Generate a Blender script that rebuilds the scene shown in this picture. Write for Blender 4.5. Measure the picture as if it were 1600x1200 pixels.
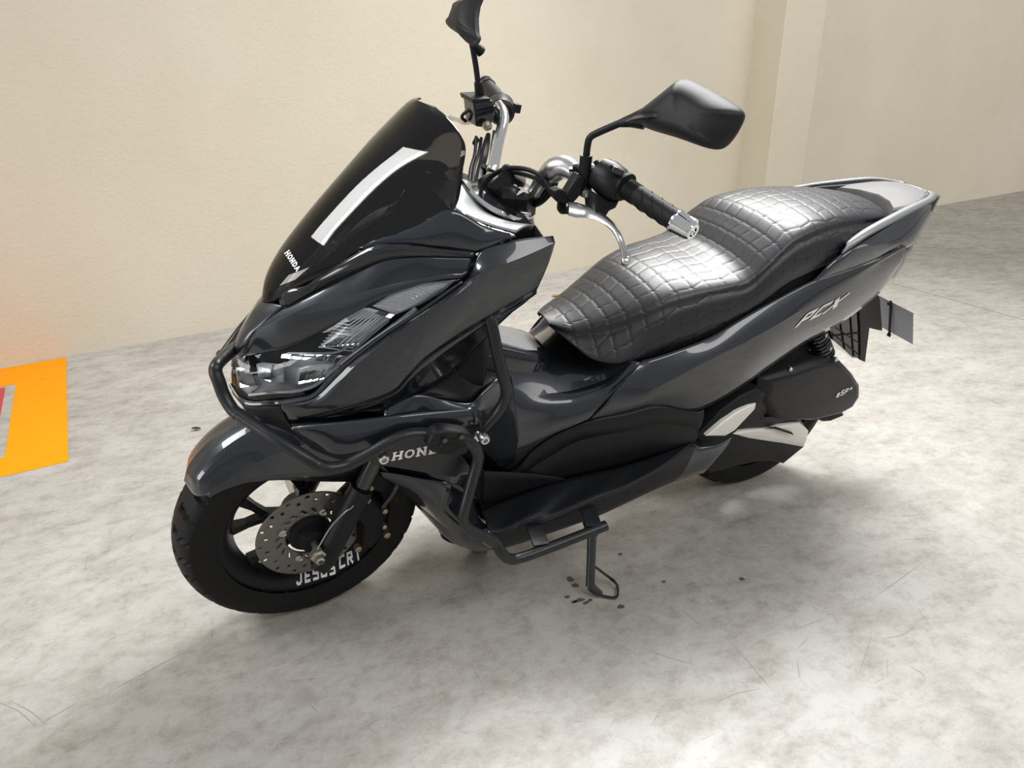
import bpy, bmesh, math, random
import numpy as np
from mathutils import Vector, Matrix
from mathutils.bvhtree import BVHTree
for o in list(bpy.data.objects): bpy.data.objects.remove(o)
S = bpy.context.scene
C = S.collection
random.seed(4); rng = np.random.RandomState(4)
# ------------------------------------------------------------------ camera
FPX = 1105.9337
CAM = np.array([0.11693656, 1.39783777, 1.10505265])
CR = np.array([-0.90679684, 0.42117724, -0.01814428])
CU = np.array([-0.18348631, -0.35556582, 0.9164637])
CF = np.array([-0.37954217, -0.83437562, -0.39970623])
cam = bpy.data.cameras.new('camera'); co = bpy.data.objects.new('camera', cam); C.objects.link(co)
cam.sensor_width = 36; cam.lens = 36 * FPX / 1600; cam.clip_start = .02
M = Matrix([[CR[i], CU[i], -CF[i], CAM[i]] for i in range(3)] + [[0, 0, 0, 1]]); co.matrix_world = M
S.camera = co
S.view_settings.view_transform = 'Standard'; S.view_settings.look = 'None'
S.view_settings.gamma = 1; S.view_settings.use_curve_mapping = False
S.view_settings.exposure = 0.06
# ------------------------------------------------------------------ light
W = bpy.data.worlds.new('world'); S.world = W; W.use_nodes = True
W.node_tree.nodes['Background'].inputs[0].default_value = (.95, .97, 1, 1)
W.node_tree.nodes['Background'].inputs[1].default_value = .38
def area(name, loc, target, sx, sy, power, col):
    l = bpy.data.lights.new(name, 'AREA'); l.shape = 'RECTANGLE'; l.size = sx; l.size_y = sy; l.energy = power; l.color = col
    o = bpy.data.objects.new(name, l); C.objects.link(o); o.location = loc
    o.rotation_euler = (Vector(target) - Vector(loc)).to_track_quat('-Z', 'Y').to_euler(); return o
area('skylight', (-2.3, -1.05, 3.3), (-1.0, .35, 0), 2.0, .8, 92, (1, .995, .985)).data.spread = math.radians(115)
area('front_skylight', (2.35, -.35, 3.4), (-.6, 0, .4), 1.5, 1.3, 28, (1, .99, .97)).data.spread = math.radians(100)
area('wall_fill', (-5.4, 3.9, 3.9), (-6.2, -2.6, 1.3), 11, 1.6, 190, (1, .965, .92)).data.spread = math.radians(130)  # unseen fill light, added to brighten the wall from the front
area('side_fill', (6.5, .8, 1.5), (-3, -1.0, .9), 2.2, 2.0, 105, (1, .985, .96))  # unseen fill light, added for the pillar's left face and the headlamp
# ------------------------------------------------------------------ materials
def mat(name, col, rough=.5, metal=0, coat=0, spec=.5, coat_r=.03, fn=None):
    m = bpy.data.materials.new(name); m.use_nodes = True; nt = m.node_tree; b = nt.nodes['Principled BSDF']
    b.inputs['Base Color'].default_value = (*col, 1); b.inputs['Roughness'].default_value = rough
    b.inputs['Metallic'].default_value = metal; b.inputs['Coat Weight'].default_value = coat
    b.inputs['Coat Roughness'].default_value = coat_r; b.inputs['Specular IOR Level'].default_value = spec
    if fn: fn(nt, b)
    return m
def nz(nt, scale, detail=5, rough=.6, vec=None, dist=0):
    n = nt.nodes.new('ShaderNodeTexNoise'); n.inputs['Scale'].default_value = scale; n.inputs['Detail'].default_value = detail
    n.inputs['Roughness'].default_value = rough; n.inputs['Distortion'].default_value = dist
    if vec: nt.links.new(vec, n.inputs['Vector'])
    return n
def ramp(nt, src, stops):
    r = nt.nodes.new('ShaderNodeValToRGB'); e = r.color_ramp.elements
    while len(e) < len(stops): e.new(.5)
    for k, (p, c) in enumerate(stops):
        e[k].position = p; e[k].color = (*c, 1) if hasattr(c, '__len__') else (c, c, c, 1)
    nt.links.new(src, r.inputs[0]); return r
def bump(nt, b, h, s, d=.01):
    n = nt.nodes.new('ShaderNodeBump'); n.inputs['Strength'].default_value = s; n.inputs['Distance'].default_value = d
    nt.links.new(h, n.inputs['Height']); nt.links.new(n.outputs[0], b.inputs['Normal']); return n
def mapping(nt, scale=(1, 1, 1), rot=0):
    t = nt.nodes.new('ShaderNodeTexCoord'); m = nt.nodes.new('ShaderNodeMapping'); m.inputs['Scale'].default_value = scale
    m.inputs['Rotation'].default_value = (0, 0, rot); nt.links.new(t.outputs['Object'], m.inputs[0]); return m.outputs[0]
def mixc(nt, fac, a, b, mode='MIX'):
    m = nt.nodes.new('ShaderNodeMix'); m.data_type = 'RGBA'; m.blend_type = mode
    for i, v in ((0, fac), (6, a), (7, b)):
        if hasattr(v, 'is_linked') or hasattr(v, 'links'): nt.links.new(v, m.inputs[i])
        elif i == 0: m.inputs[0].default_value = v
        else: m.inputs[i].default_value = (*v, 1)
    return m.outputs[2]
def fine(scale, s, d=.001):
    return lambda nt, b: bump(nt, b, nz(nt, scale, 3, .6, mapping(nt)).outputs[0], s, d)
def paint_fn(nt, b):
    v = mapping(nt); n = nz(nt, 2500, 1, .5, v)
    r = ramp(nt, n.outputs[0], [(.35, (.015, .0175, .022)), (.7, (.042, .047, .057))]); nt.links.new(r.outputs[0], b.inputs['Base Color'])
PAINT = mat('metallic_grey_paint', (.05, .055, .066), .32, .65, 1, fn=paint_fn)
GLOSS = mat('gloss_black_plastic', (.008, .009, .012), .12, 0, .6)
NAVY = mat('deep_blue_black_gloss', (.010, .014, .020), .14, 0, .8)
SATIN = mat('satin_black_plastic', (.009, .0095, .011), .38, spec=.24, fn=fine(900, .25))
MATTE = mat('matte_black_plastic', (.008, .0085, .010), .55, spec=.2, fn=fine(700, .3))
POWDER = mat('powder_coated_steel', (.010, .011, .013), .33, .0, spec=.45, fn=fine(1200, .15))
RUBBER = mat('tyre_rubber', (.006, .006, .0065), .6, spec=.25, fn=fine(300, .2))
MAT = mat('rubber_mat', (.009, .010, .013), .55, spec=.35, fn=fine(500, .4))
CHROME = mat('chrome', (.85, .86, .87), .06, 1)
ALU = mat('cast_aluminium', (.62, .62, .61), .3, 1, fn=fine(600, .1))
BRUSH = mat('brushed_silver', (.60, .60, .60), .28, 1)
STEEL = mat('disc_steel', (.19, .175, .16), .42, .7, fn=fine(400, .1))
SILVERP = mat('silver_grey_paint', (.21, .215, .22), .42, .5, .25)
WHITEP = mat('warm_white_paint', (.70, .68, .63), .4, .15)
BOLT = mat('zinc_bolt', (.55, .52, .47), .32, 1)
WHITE = mat('white_print', (.85, .85, .85), .4)
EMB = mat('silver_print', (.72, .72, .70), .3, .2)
MIRM = mat('mirror_shell_black', (.009, .0095, .011), .55, spec=.3)
LTGREY = mat('light_grey_plate', (.36, .37, .42), .55)
TAILTOP = mat('grained_grey_plastic', (.15, .15, .148), .45, 0, fn=fine(250, .35))
REFL = mat('lamp_reflector', (.92, .93, .95), .2, .2)
LAMPDK = mat('lamp_housing_dark', (.20, .20, .21), .3, .4, .4)
LAMPGR = mat('lamp_housing_grey', (.56, .57, .62), .28, .15, .4)
MIRR = mat('lamp_mirror', (.92, .93, .95), .22, 1)
LED = mat('lamp_projector_white', (.9, .93, .97), .2, 0, .5)
RUST = mat('worn_brass', (.38, .31, .2), .4, .9)
def glassmat(name, tint, gl=.02, ior=1.5):
    m = bpy.data.materials.new(name); m.use_nodes = True; nt = m.node_tree
    for n in list(nt.nodes): nt.nodes.remove(n)
    o = nt.nodes.new('ShaderNodeOutputMaterial'); t = nt.nodes.new('ShaderNodeBsdfTransparent'); t.inputs[0].default_value = (*tint, 1)
    g = nt.nodes.new('ShaderNodeBsdfGlossy'); g.inputs['Roughness'].default_value = gl
    f = nt.nodes.new('ShaderNodeFresnel'); f.inputs[0].default_value = ior; x = nt.nodes.new('ShaderNodeMixShader')
    nt.links.new(f.outputs[0], x.inputs[0]); nt.links.new(t.outputs[0], x.inputs[1]); nt.links.new(g.outputs[0], x.inputs[2])
    nt.links.new(x.outputs[0], o.inputs[0]); return m
LENS = glassmat('clear_lens', (.93, .94, .95)); SMOKE = glassmat('smoked_screen', (.27, .265, .27), .015, 1.6)
def seat_fn(nt, b):
    a = nt.nodes.new('ShaderNodeAttribute'); a.attribute_name = 'stitch'
    c = mixc(nt, a.outputs['Fac'], (.009, .0098, .013), (.002, .002, .0025)); nt.links.new(c, b.inputs['Base Color'])
    bump(nt, b, nz(nt, 700, 3, .6, mapping(nt)).outputs[0], .2, .0006)
SEAT = mat('black_quilted_vinyl', (.02, .02, .024), .42, 0, .0, .62, fn=seat_fn)
def wall_fn(nt, b):
    v = mapping(nt); n1 = nz(nt, 55, 4, .65, v); n2 = nz(nt, .9, 4, .6, v); n3 = nz(nt, 9, 5, .7, v)
    c = ramp(nt, n2.outputs[0], [(.3, (.60, .545, .43)), (.7, (.66, .605, .495))])
    sp = ramp(nt, n3.outputs[0], [(.70, 0), (.78, 1)])
    tc = nt.nodes.new('ShaderNodeTexCoord'); sx = nt.nodes.new('ShaderNodeSeparateXYZ'); nt.links.new(tc.outputs['Object'], sx.inputs[0])
    lo = ramp(nt, sx.outputs[2], [(.0, 1), (.06, 0)])
    mm = nt.nodes.new('ShaderNodeMath'); mm.operation = 'MULTIPLY'; nt.links.new(lo.outputs[0], mm.inputs[0]); nt.links.new(sp.outputs[0], mm.inputs[1])
    c2 = mixc(nt, mm.outputs[0], c.outputs[0], (.20, .17, .13)); nt.links.new(c2, b.inputs['Base Color'])
    bump(nt, b, n1.outputs[0], .5, .004)
WALL = mat('beige_plaster', (.6, .55, .45), .75, fn=wall_fn)
def floor_fn(nt, b):
    v = mapping(nt); v2 = mapping(nt, (1.0, 1.7, 1), .35); v3 = mapping(nt, (6, 60, 1), .9); v4 = mapping(nt, (60, 5, 1), .5)
    n1 = nz(nt, 1.3, 6, .62, v); n2 = nz(nt, 7, 9, .72, v2, .15); n3 = nz(nt, 26, 6, .7, v); n4 = nz(nt, 130, 3, .6, v)
    c = ramp(nt, n1.outputs[0], [(.3, (.345, .332, .308)), (.72, (.485, .470, .442))])
    c2 = ramp(nt, n2.outputs[0], [(.30, (.66, .635, .60)), (.43, (.84, .825, .80)), (.57, (1, 1, 1)), (.75, (1.0, .995, .985))])
    c3 = ramp(nt, n3.outputs[0], [(.30, (.72, .70, .66)), (.50, (1, 1, 1))])
    c4 = ramp(nt, n4.outputs[0], [(.26, (.74, .72, .70)), (.38, (1, 1, 1))])
    x = mixc(nt, 1.0, c.outputs[0], c2.outputs[0], 'MULTIPLY'); x = mixc(nt, .8, x, c3.outputs[0], 'MULTIPLY'); x = mixc(nt, .8, x, c4.outputs[0], 'MULTIPLY')
    for vv, pos in ((v3, .70), (v4, .71)):
        s = ramp(nt, nz(nt, 1.0, 3, .55, vv).outputs[0], [(pos, 1), (pos + .03, (.72, .70, .68))]); x = mixc(nt, .7, x, s.outputs[0], 'MULTIPLY')
    nt.links.new(x, b.inputs['Base Color'])
    r = ramp(nt, n2.outputs[0], [(.3, .60), (.65, .42)]); nt.links.new(r.outputs[0], b.inputs['Roughness'])
    bump(nt, b, n3.outputs[0], .12, .003)
FLOOR = mat('polished_concrete', (.5, .48, .44), .4, fn=floor_fn)
DARKGAP = mat('joint_dark', (.12, .11, .10), .9)  # dark colour at the bottom of the floor joint
def road(col, d):
    def fn(nt, b):
        n = nz(nt, 5, 6, .7, mapping(nt, (2, 12, 1))); c = ramp(nt, n.outputs[0], [(.30, d), (.42, col), (1, col)]); nt.links.new(c.outputs[0], b.inputs['Base Color'])
    return fn
YEL = mat('yellow_floor_paint', (.9, .42, 0), .6, spec=.15, fn=road((.84, .30, .0), (.55, .22, .01)))
RED = mat('red_floor_paint', (.5, .03, .04), .4, fn=road((.48, .035, .045), (.36, .05, .05)))
SCR = mat('floor_scratch', (.27, .25, .22), .6)
STAIN = mat('oil_stain', (.10, .085, .07), .5)
LEAF = mat('dry_leaf', (.42, .22, .09), .7); DLEAF = mat('dark_debris', (.03, .027, .022), .8)
# ------------------------------------------------------------------ geometry helpers
LEAN = 0.1687918574; STEER = 0.0808737738
def Rx(a): c, s = math.cos(a), math.sin(a); return np.array([[1, 0, 0], [0, c, -s], [0, s, c]])
TOB = Rx(LEAN)                    # world -> bike frame (x forward, y left, z up, upright)
SO = np.array([.079, 0, 0.]); SD = np.array([-math.sin(math.radians(26.5)), 0, math.cos(math.radians(26.5))])
def axrot(P, a):
    P = np.atleast_2d(np.asarray(P, float)); v = P - SO
    return SO + v * math.cos(a) + np.cross(SD, v) * math.sin(a) + np.outer(v @ SD, SD) * (1 - math.cos(a))
def ray(u, v, st=False):
    d = CF + CR * (u - 800) / FPX - CU * (v - 600) / FPX
    c = TOB @ CAM; e = TOB @ (CAM + d)
    if st: c, e = axrot([c, e], -STEER)
    d = e - c; return c, d / np.linalg.norm(d)
def at(u, v, Y, st=False):        # where the sight line through a photo pixel meets the bike plane y = Y
    c, d = ray(u, v, st); t = (Y - c[1]) / d[1]; return c + d * t
def A(pts, st=False): return np.array([at(*p, st) for p in pts])
def floorpt(u, v, z=0):
    d = CF + CR * (u - 800) / FPX - CU * (v - 600) / FPX; return CAM + d * ((z - CAM[2]) / d[2])
def cr(P, n, closed=False):
    P = np.asarray(P, float); m = len(P)
    if m == 2: t = np.linspace(0, 1, n)[:, None]; return P[0] * (1 - t) + P[1] * t
    if closed: Q = np.vstack([P[-1], P, P[0], P[1]]); t = np.linspace(0, m, n, endpoint=False)
    else: Q = np.vstack([2 * P[0] - P[1], P, 2 * P[-1] - P[-2]]); t = np.linspace(0, m - 1, n)
    i = np.minimum(t.astype(int), (m if closed else m - 1) - 1); f = (t - i)[:, None]
    a, b, c, d = Q[i], Q[i + 1], Q[i + 2], Q[i + 3]
    return .5 * (2 * b + (c - a) * f + (2 * a - 5 * b + 4 * c - d) * f**2 + (3 * b - a - 3 * c + d) * f**3)
def arcre(P, n, closed=False):
    d = cr(P, 40 * len(P), closed)
    if closed: d = np.vstack([d, d[0]])
    s = np.r_[0, np.cumsum(np.linalg.norm(np.diff(d, axis=0), axis=1))]; t = np.linspace(0, s[-1], n + (1 if closed else 0))
    r = np.stack([np.interp(t, s, d[:, k]) for k in range(3)], 1); return r[:-1] if closed else r
class MB:
    def __init__(s): s.v = []; s.f = []
    def add(s, v, f):
        o = len(s.v); s.v += [tuple(map(float, p)) for p in v]; s.f += [tuple(i + o for i in q) for q in f]; return s
    def grid(s, G, wu=False, wv=False):
        n, m = G.shape[:2]; f = []
        for i in range(n - (0 if wu else 1)):
            for j in range(m - (0 if wv else 1)):
                a, b = (i + 1) % n, (j + 1) % m; f.append((i * m + j, a * m + j, a * m + b, i * m + b))
        return s.add(G.reshape(-1, 3), f)
    def tube(s, P, r, n=12, k=None, cap=True, smooth=True):
        P = np.asarray(P, float)
        if smooth and len(P) > 2: P = cr(P, k or (len(P) - 1) * 8 + 1)
        m = len(P); R = np.interp(np.linspace(0, 1, m), np.linspace(0, 1, len(np.atleast_1d(r))), np.atleast_1d(r)) if np.ndim(r) else np.full(m, r)
        T = np.gradient(P, axis=0); T /= np.linalg.norm(T, axis=1)[:, None] + 1e-12
        N = np.cross(T[0], [0, 0, 1.]);
        if np.linalg.norm(N) < .1: N = np.cross(T[0], [0, 1., 0])
        G = []
        for i in range(m):
            N = N - T[i] * (N @ T[i]); N /= np.linalg.norm(N); B = np.cross(T[i], N); a = np.linspace(0, 2 * math.pi, n, endpoint=False)
            G.append(P[i] + R[i] * (np.outer(np.cos(a), N) + np.outer(np.sin(a), B)))
        o = len(s.v); s.grid(np.array(G), wv=True)
        if cap: s.f += [tuple(o + j for j in range(n)), tuple(o + (m - 1) * n + n - 1 - j for j in range(n))]
        return s
    def lathe(s, prof, o, ax, n=24, cap=True):      # prof: list of (distance along axis, radius)
        o = np.array(o, float); ax = np.array(ax, float); ax /= np.linalg.norm(ax)
        N = np.cross(ax, [0, 0, 1.]) if abs(ax[2]) < .9 else np.cross(ax, [1., 0, 0]); N /= np.linalg.norm(N); B = np.cross(ax, N)
        a = np.linspace(0, 2 * math.pi, n, endpoint=False); D = np.outer(np.cos(a), N) + np.outer(np.sin(a), B)
        G = np.array([o + ax * h + D * r for h, r in prof]); k = len(s.v); s.grid(G, wv=True); m = len(prof)
        if cap: s.f += [tuple(k + j for j in range(n)), tuple(k + (m - 1) * n + n - 1 - j for j in range(n))]
        return s
    def bar(s, a, b, w, h, up=(0, 0, 1), w2=None, h2=None):
        a = np.array(a, float); b = np.array(b, float); t = b - a; t /= np.linalg.norm(t); x = np.cross(t, up); x /= np.linalg.norm(x); y = np.cross(x, t)
        w2 = w2 or w; h2 = h2 or h; v = []
        for p, ww, hh in ((a, w, h), (b, w2, h2)):
            for i, j in ((-1, -1), (1, -1), (1, 1), (-1, 1)): v.append(p + x * i * ww / 2 + y * j * hh / 2)
        return s.add(v, [(0, 1, 2, 3), (7, 6, 5, 4), (0, 4, 5, 1), (1, 5, 6, 2), (2, 6, 7, 3), (3, 7, 4, 0)])
    def prism(s, P, off):
        P = np.asarray(P, float); n = len(P); off = np.array(off, float)
        return s.add(np.vstack([P, P + off]), [tuple(range(n)), tuple(range(2 * n - 1, n - 1, -1))] + [(i, i + n, (i + 1) % n + n, (i + 1) % n) for i in range(n)])
    def pillow(s, P, depth, bulge, inset=.75, rings=4, axis=(0, 1, 0)):     # flat outline with a domed outer face and a skirt going inward
        P = np.asarray(P, float); n = len(P); c = P.mean(0); ax = np.array(axis, float); L = [P - ax * depth, P]
        for k in range(1, rings + 1):
            t = k / rings; L.append(c + (P - c) * (1 - (1 - inset) * t) + ax * bulge * math.sin(t * math.pi / 2))
        L.append(c + (P - c) * .3 + ax * bulge); o = len(s.v); s.grid(np.array(L), wv=True); k = len(L)
        s.f += [tuple(o + j for j in range(n)), tuple(o + (k - 1) * n + n - 1 - j for j in range(n))]; return s
    def mirror(s):
        m = MB(); m.v = [(x, -y, z) for x, y, z in s.v]; m.f = [tuple(reversed(q)) for q in s.f]; return m
    def steer(s):
        if s.v: s.v = [tuple(p) for p in axrot(s.v, STEER)]
        return s
    def bvh(s): return BVHTree.FromPolygons([Vector(v) for v in s.v], s.f)
def build(mb, name, m, parent=None, sharp=35, bevel=0, solid=0, subsurf=0, kind=None, flat=False, weld=False):
    me = bpy.data.meshes.new(name); me.from_pydata(mb.v, [], mb.f)
    bm = bmesh.new(); bm.from_mesh(me)
    if weld: bmesh.ops.remove_doubles(bm, verts=bm.verts, dist=1e-5)
    bmesh.ops.recalc_face_normals(bm, faces=bm.faces); bm.to_mesh(me); bm.free()
    me.materials.append(m); me.validate()
    if not flat:
        me.shade_smooth(); me.set_sharp_from_angle(angle=math.radians(sharp))
    o = bpy.data.objects.new(name, me); C.objects.link(o)
    if parent: o.parent = parent
    if kind: o['kind'] = kind
    if solid:
        q = o.modifiers.new('thickness', 'SOLIDIFY'); q.thickness = solid; q.offset = 0
    if bevel:
        q = o.modifiers.new('edge', 'BEVEL'); q.width = bevel; q.segments = 2; q.limit_method = 'ANGLE'; q.angle_limit = math.radians(40)
    if subsurf:
        q = o.modifiers.new('sub', 'SUBSURF'); q.levels = subsurf; q.render_levels = subsurf
    return o
def surf(curves, n=40, rows=8, bulge=None, smooth=False, arc=False):
    R = [(arcre(c, n) if arc else cr(c, n)) for c in curves]
    G = []
    if smooth:
        R = np.array(R); k = (len(R) - 1) * rows + 1; G = np.stack([cr(R[:, j], k) for j in range(n)], 1)
        return G
    for i in range(len(R) - 1):
        b = bulge[i] if bulge else 0
        a, c = R[i], R[i + 1]; tu = np.gradient((a + c) / 2, axis=0); nn = np.cross(tu, c - a); nn /= np.linalg.norm(nn, axis=1)[:, None] + 1e-9
        if nn.mean(0)[1] < 0: nn = -nn
        for k in range(rows + (1 if i == len(R) - 2 else 0)):
            t = k / rows; G.append(a * (1 - t) + c * t + nn * b * math.sin(math.pi * t))
    return np.array(G)
def pair(mb, name, m, parent, **k):
    a = build(mb, name, m, parent, **k); b = build(mb.mirror(), name, m, parent, **k); return a, b
def both(mb):        # a centre panel: left half plus its mirror in one mesh
    r = mb.mirror(); return MB().add(mb.v, mb.f).add(r.v, r.f)
# letters as strokes on a unit box
def arcp(cx, cy, rx, ry, a0, a1, n=10): return [(cx + rx * math.cos(math.radians(a0 + (a1 - a0) * i / n)), cy + ry * math.sin(math.radians(a0 + (a1 - a0) * i / n))) for i in range(n + 1)]
GL = {
 'H': [[(.18, 0), (.18, 1)], [(.82, 0), (.82, 1)], [(.18, .5), (.82, .5)]], 'O': [arcp(.5, .5, .36, .42, 0, 360, 20)],
 'N': [[(.18, 0), (.18, 1)], [(.18, .95), (.82, .05)], [(.82, 0), (.82, 1)]], 'D': [[(.2, 0), (.2, 1)], [(.2, .93)] + arcp(.42, .5, .42, .43, 90, -90) + [(.2, .07)]],
 'A': [[(.1, 0), (.5, 1)], [(.5, 1), (.9, 0)], [(.28, .32), (.72, .32)]], 'J': [[(.75, 1), (.75, .2), (.6, .07), (.3, .07), (.15, .25)]],
 'E': [[(.85, .93), (.2, .93), (.2, .07), (.85, .07)], [(.2, .5), (.75, .5)]], 'S': [[(.85, .93), (.2, .93), (.15, .55), (.8, .5), (.82, .07), (.15, .07)]],
 'U': [[(.15, 1), (.15, .1), (.8, .07), (.85, 1)]], 'C': [[(.85, .93), (.2, .93), (.15, .07), (.85, .07)]], 'R': [[(.18, 0), (.18, .93), (.8, .93), (.8, .5), (.2, .48)], [(.45, .5), (.85, 0)]],
 'I': [[(.5, 0), (.5, 1)]], 'P': [[(.18, 0), (.18, .93), (.85, .93), (.82, .45), (.2, .42)]], 'X': [[(.05, 0), (.95, 1)], [(.1, 1), (.9, 0)]],
 'e': [[(.15, .35), (.85, .35), (.82, .65), (.18, .65), (.15, .05), (.85, .05)]], '+': [[(.2, .7), (.9, .7)], [(.55, .4), (.55, 1)]]}
SER = {'H': [(.18, 0), (.18, 1), (.82, 0), (.82, 1)], 'N': [(.18, 0), (.18, 1), (.82, 1)], 'D': [(.2, 0), (.2, 1)], 'A': [(.1, 0), (.9, 0)]}
def text(word, quad, bv, off=.0008, th=.2, serif=False, st=False, gap=.12, slant=0, mirror=False):
    # quad: pixel corners bottom-left, bottom-right, top-right, top-left of the lettering on the surface held in bv
    q = np.array(quad, float); n = len(word); mb = MB()
    def hit(a, b):
        a = a + slant * b / n; p = (q[0] * (1 - a) + q[1] * a) * (1 - b) + (q[3] * (1 - a) + q[2] * a) * b
        c, d = ray(p[0], p[1], st); h = bv.ray_cast(Vector(c), Vector(d))
        if h[0] is None: return None
        nn = np.array(h[1]); nn = nn if nn @ d < 0 else -nn
        return np.array(h[0]) + nn * off
    def quadseg(p0, p1, i, w):
        p0, p1 = np.array(p0), np.array(p1); d = p1 - p0; L = np.linalg.norm(d)
        if L < 1e-6: return
        d /= L; nn = np.array([-d[1], d[0]]) * w / 2; k = max(1, int(L / .34)); row = []
        for j in range(k + 1):
            c = p0 + d * (L * j / k + (-w * .25 if j == 0 else w * .25 if j == k else 0))
            pr = []
            for sg in (1, -1):
                e = c + nn * sg; h = hit((i + gap / 2 + e[0] * (1 - gap)) / n, e[1])
                if h is None: return
                pr.append(h)
            row.append(pr)
        mb.grid(np.array(row))
    for i, ch in enumerate(word):
        for st_ in GL.get(ch, []):
            for a, b in zip(st_[:-1], st_[1:]): quadseg(a, b, i, th)
        if serif:
            for (x, y) in SER.get(ch, []): quadseg((x - .19, abs(y - .05)), (x + .19, abs(y - .05)), i, .11)
    return mb
def line_on(bv, px, r, off=0, st=False, n=40, k=6):
    P = np.array([(a, b, 0) for a, b in px], float); P = cr(P, n)[:, :2] if len(px) > 2 else np.linspace(P[0], P[1], n)[:, :2]; out = []
    for u, v in P:
        c, d = ray(u, v, st); h = bv.ray_cast(Vector(c), Vector(d))
        if h[0] is not None: out.append(np.array(h[0]) + d * off)
    m = MB()
    if len(out) > 3: m.tube(out, r, k, smooth=False)
    return m
def tag(o, label=None, cat=None, kind=None, group=None):
    if label: o['label'] = label
    if cat: o['category'] = cat
    if kind: o['kind'] = kind
    if group: o['group'] = group
    return o
# ------------------------------------------------------------------ room
WY = 0.0967762; WD = np.array([-math.cos(WY), -math.sin(WY), 0]); WN = np.array([-math.sin(WY), math.cos(WY), 0]); P0 = np.array([.93927, -2.06679, 0])
def wp(s, n, z): return P0 + WD * s + WN * n + np.array([0, 0, z])
def wbox(s0, s1, n0, n1, z0, z1):
    v = [wp(s, n, z) for z in (z0, z1) for s, n in ((s0, n0), (s1, n0), (s1, n1), (s0, n1))]
    return MB().add(v, [(0, 1, 2, 3), (7, 6, 5, 4), (0, 4, 5, 1), (1, 5, 6, 2), (2, 6, 7, 3), (3, 7, 4, 0)])
tag(build(wbox(-2.6, 24, -.2, 0, 0, 3.4), 'wall_back', WALL, flat=True), kind='structure')
pil = build(wbox(4.343, 4.707, -.02, .2328, 0, 3.4), 'pillar', WALL, bevel=.006)
tag(pil, kind='structure', label='beige plastered pillar standing out from the wall')
# floor in two slabs with the saw-cut joint between them
j0 = np.array([-3.422, -1.218]); j1 = np.array([-3.407, -.484]); dj = (j1 - j0) / np.linalg.norm(j1 - j0); nj = np.array([dj[1], -dj[0]])
def slab(pts, z0, z1): return MB().prism([(x, y, z1) for x, y in pts], (0, 0, z0 - z1))
a = j0 - dj * 3; b = j0 + dj * 9; g = nj * .0035
fl = build(slab([a + g, b + g, (7, 8), (7, -4)], -.1, 0), 'floor', FLOOR, flat=True); tag(fl, kind='structure')
f2 = build(slab([a - g, b - g, (-26, 8), (-26, -6)], -.1, 0), 'floor', FLOOR, flat=True); tag(f2, kind='structure')
tag(build(slab([a + g, b + g, b - g, a - g], -.1, -.004), 'floor_joint', DARKGAP, fl, flat=True))
def stain(u, v, rx, ry, seed):
    r = np.random.RandomState(seed); c = floorpt(u, v); return MB().prism([(c[0] + rx * math.cos(t) * (1 + r.uniform(-.3, .3)), c[1] + ry * math.sin(t) * (1 + r.uniform(-.3, .3)), .0004) for t in np.linspace(0, 6.283, 14, endpoint=False)], (0, 0, -.0003))
for i, (u, v, rx, ry) in enumerate([(891, 905, .009, .009), (899, 915, .011, .007), (969, 866, .007, .005), (897, 940, .008, .005), (906, 938, .014, .006), (915, 942, .009, .005), (922, 938, .006, .004), (1159, 905, .008, .006), (970, 948, .008, .007), (886, 933, .006, .005), (1037, 909, .005, .004)]):
    build(stain(u, v, rx, ry, i), 'stain', STAIN, fl, flat=True)
def scratch(pts, w, nm='scratch'):
    P = np.array([floorpt(u, v) for u, v in pts]); P = cr(P, max(2, 5 * len(P)))[:, :2]; t = np.gradient(P, axis=0); t /= np.linalg.norm(t, axis=1)[:, None]; nn = np.stack([-t[:, 1], t[:, 0]], 1)
    k = np.linspace(0, math.pi, len(P)); ww = (w * (.25 + .75 * np.sin(k)))[:, None]
    G = np.stack([np.c_[P + nn * ww, np.full(len(P), .0004)], np.c_[P - nn * ww, np.full(len(P), .0004)]]); build(MB().grid(G), nm, SCR, fl, flat=True)
for px in ([(0, 1098), (30, 1112), (56, 1136)], [(18, 1096), (48, 1112), (74, 1134)], [(72, 1126), (120, 1098)], [(172, 1080), (290, 1018)], [(132, 890), (138, 864)], [(1138, 998), (1165, 1030), (1208, 1080)], [(1376, 998), (1410, 992), (1434, 974)],
  [(1342, 1054), (1362, 994)], [(1240, 985), (1300, 962)], [(1246, 1014), (1264, 996)], [(1400, 808), (1450, 802)], [(1405, 844), (1452, 841)], [(1440, 826), (1466, 833)], [(1365, 934), (1402, 908), (1456, 870)], [(1060, 948), (1090, 974)], [(1290, 963), (1300, 960), (1312, 978)], [(1322, 980), (1332, 974), (1340, 980)],
  [(1120, 1098), (1150, 1084), (1190, 1076)], [(1010, 900), (1050, 880)], [(1000, 1010), (1040, 1026), (1090, 1040)], [(1420, 1040), (1440, 1052), (1444, 1060)], [(1245, 1030), (1250, 1062)], [(440, 1065), (500, 1060)], [(484, 1100), (496, 1112)], [(376, 1048), (378, 1066)], [(600, 1120), (560, 1140)]):
    scratch(px, .0008)
r5 = np.random.RandomState(11)
for i in range(70):
    x, y, an, L = r5.uniform(-2.4, .6), r5.uniform(-.9, .95), r5.normal(.35, .5), r5.uniform(.015, .10); d_ = np.array([math.cos(an), math.sin(an)]) * L / 2; c_ = np.array([x, y]); n_ = np.array([-d_[1], d_[0]]) / np.linalg.norm(d_) * r5.uniform(.0003, .0008)
    build(MB().add([(*(c_ - d_), .0004), (*(c_ + n_), .0004), (*(c_ + d_), .0004), (*(c_ - n_), .0004)], [(0, 3, 2, 1)]), 'scratch', SCR, fl, flat=True)
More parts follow.
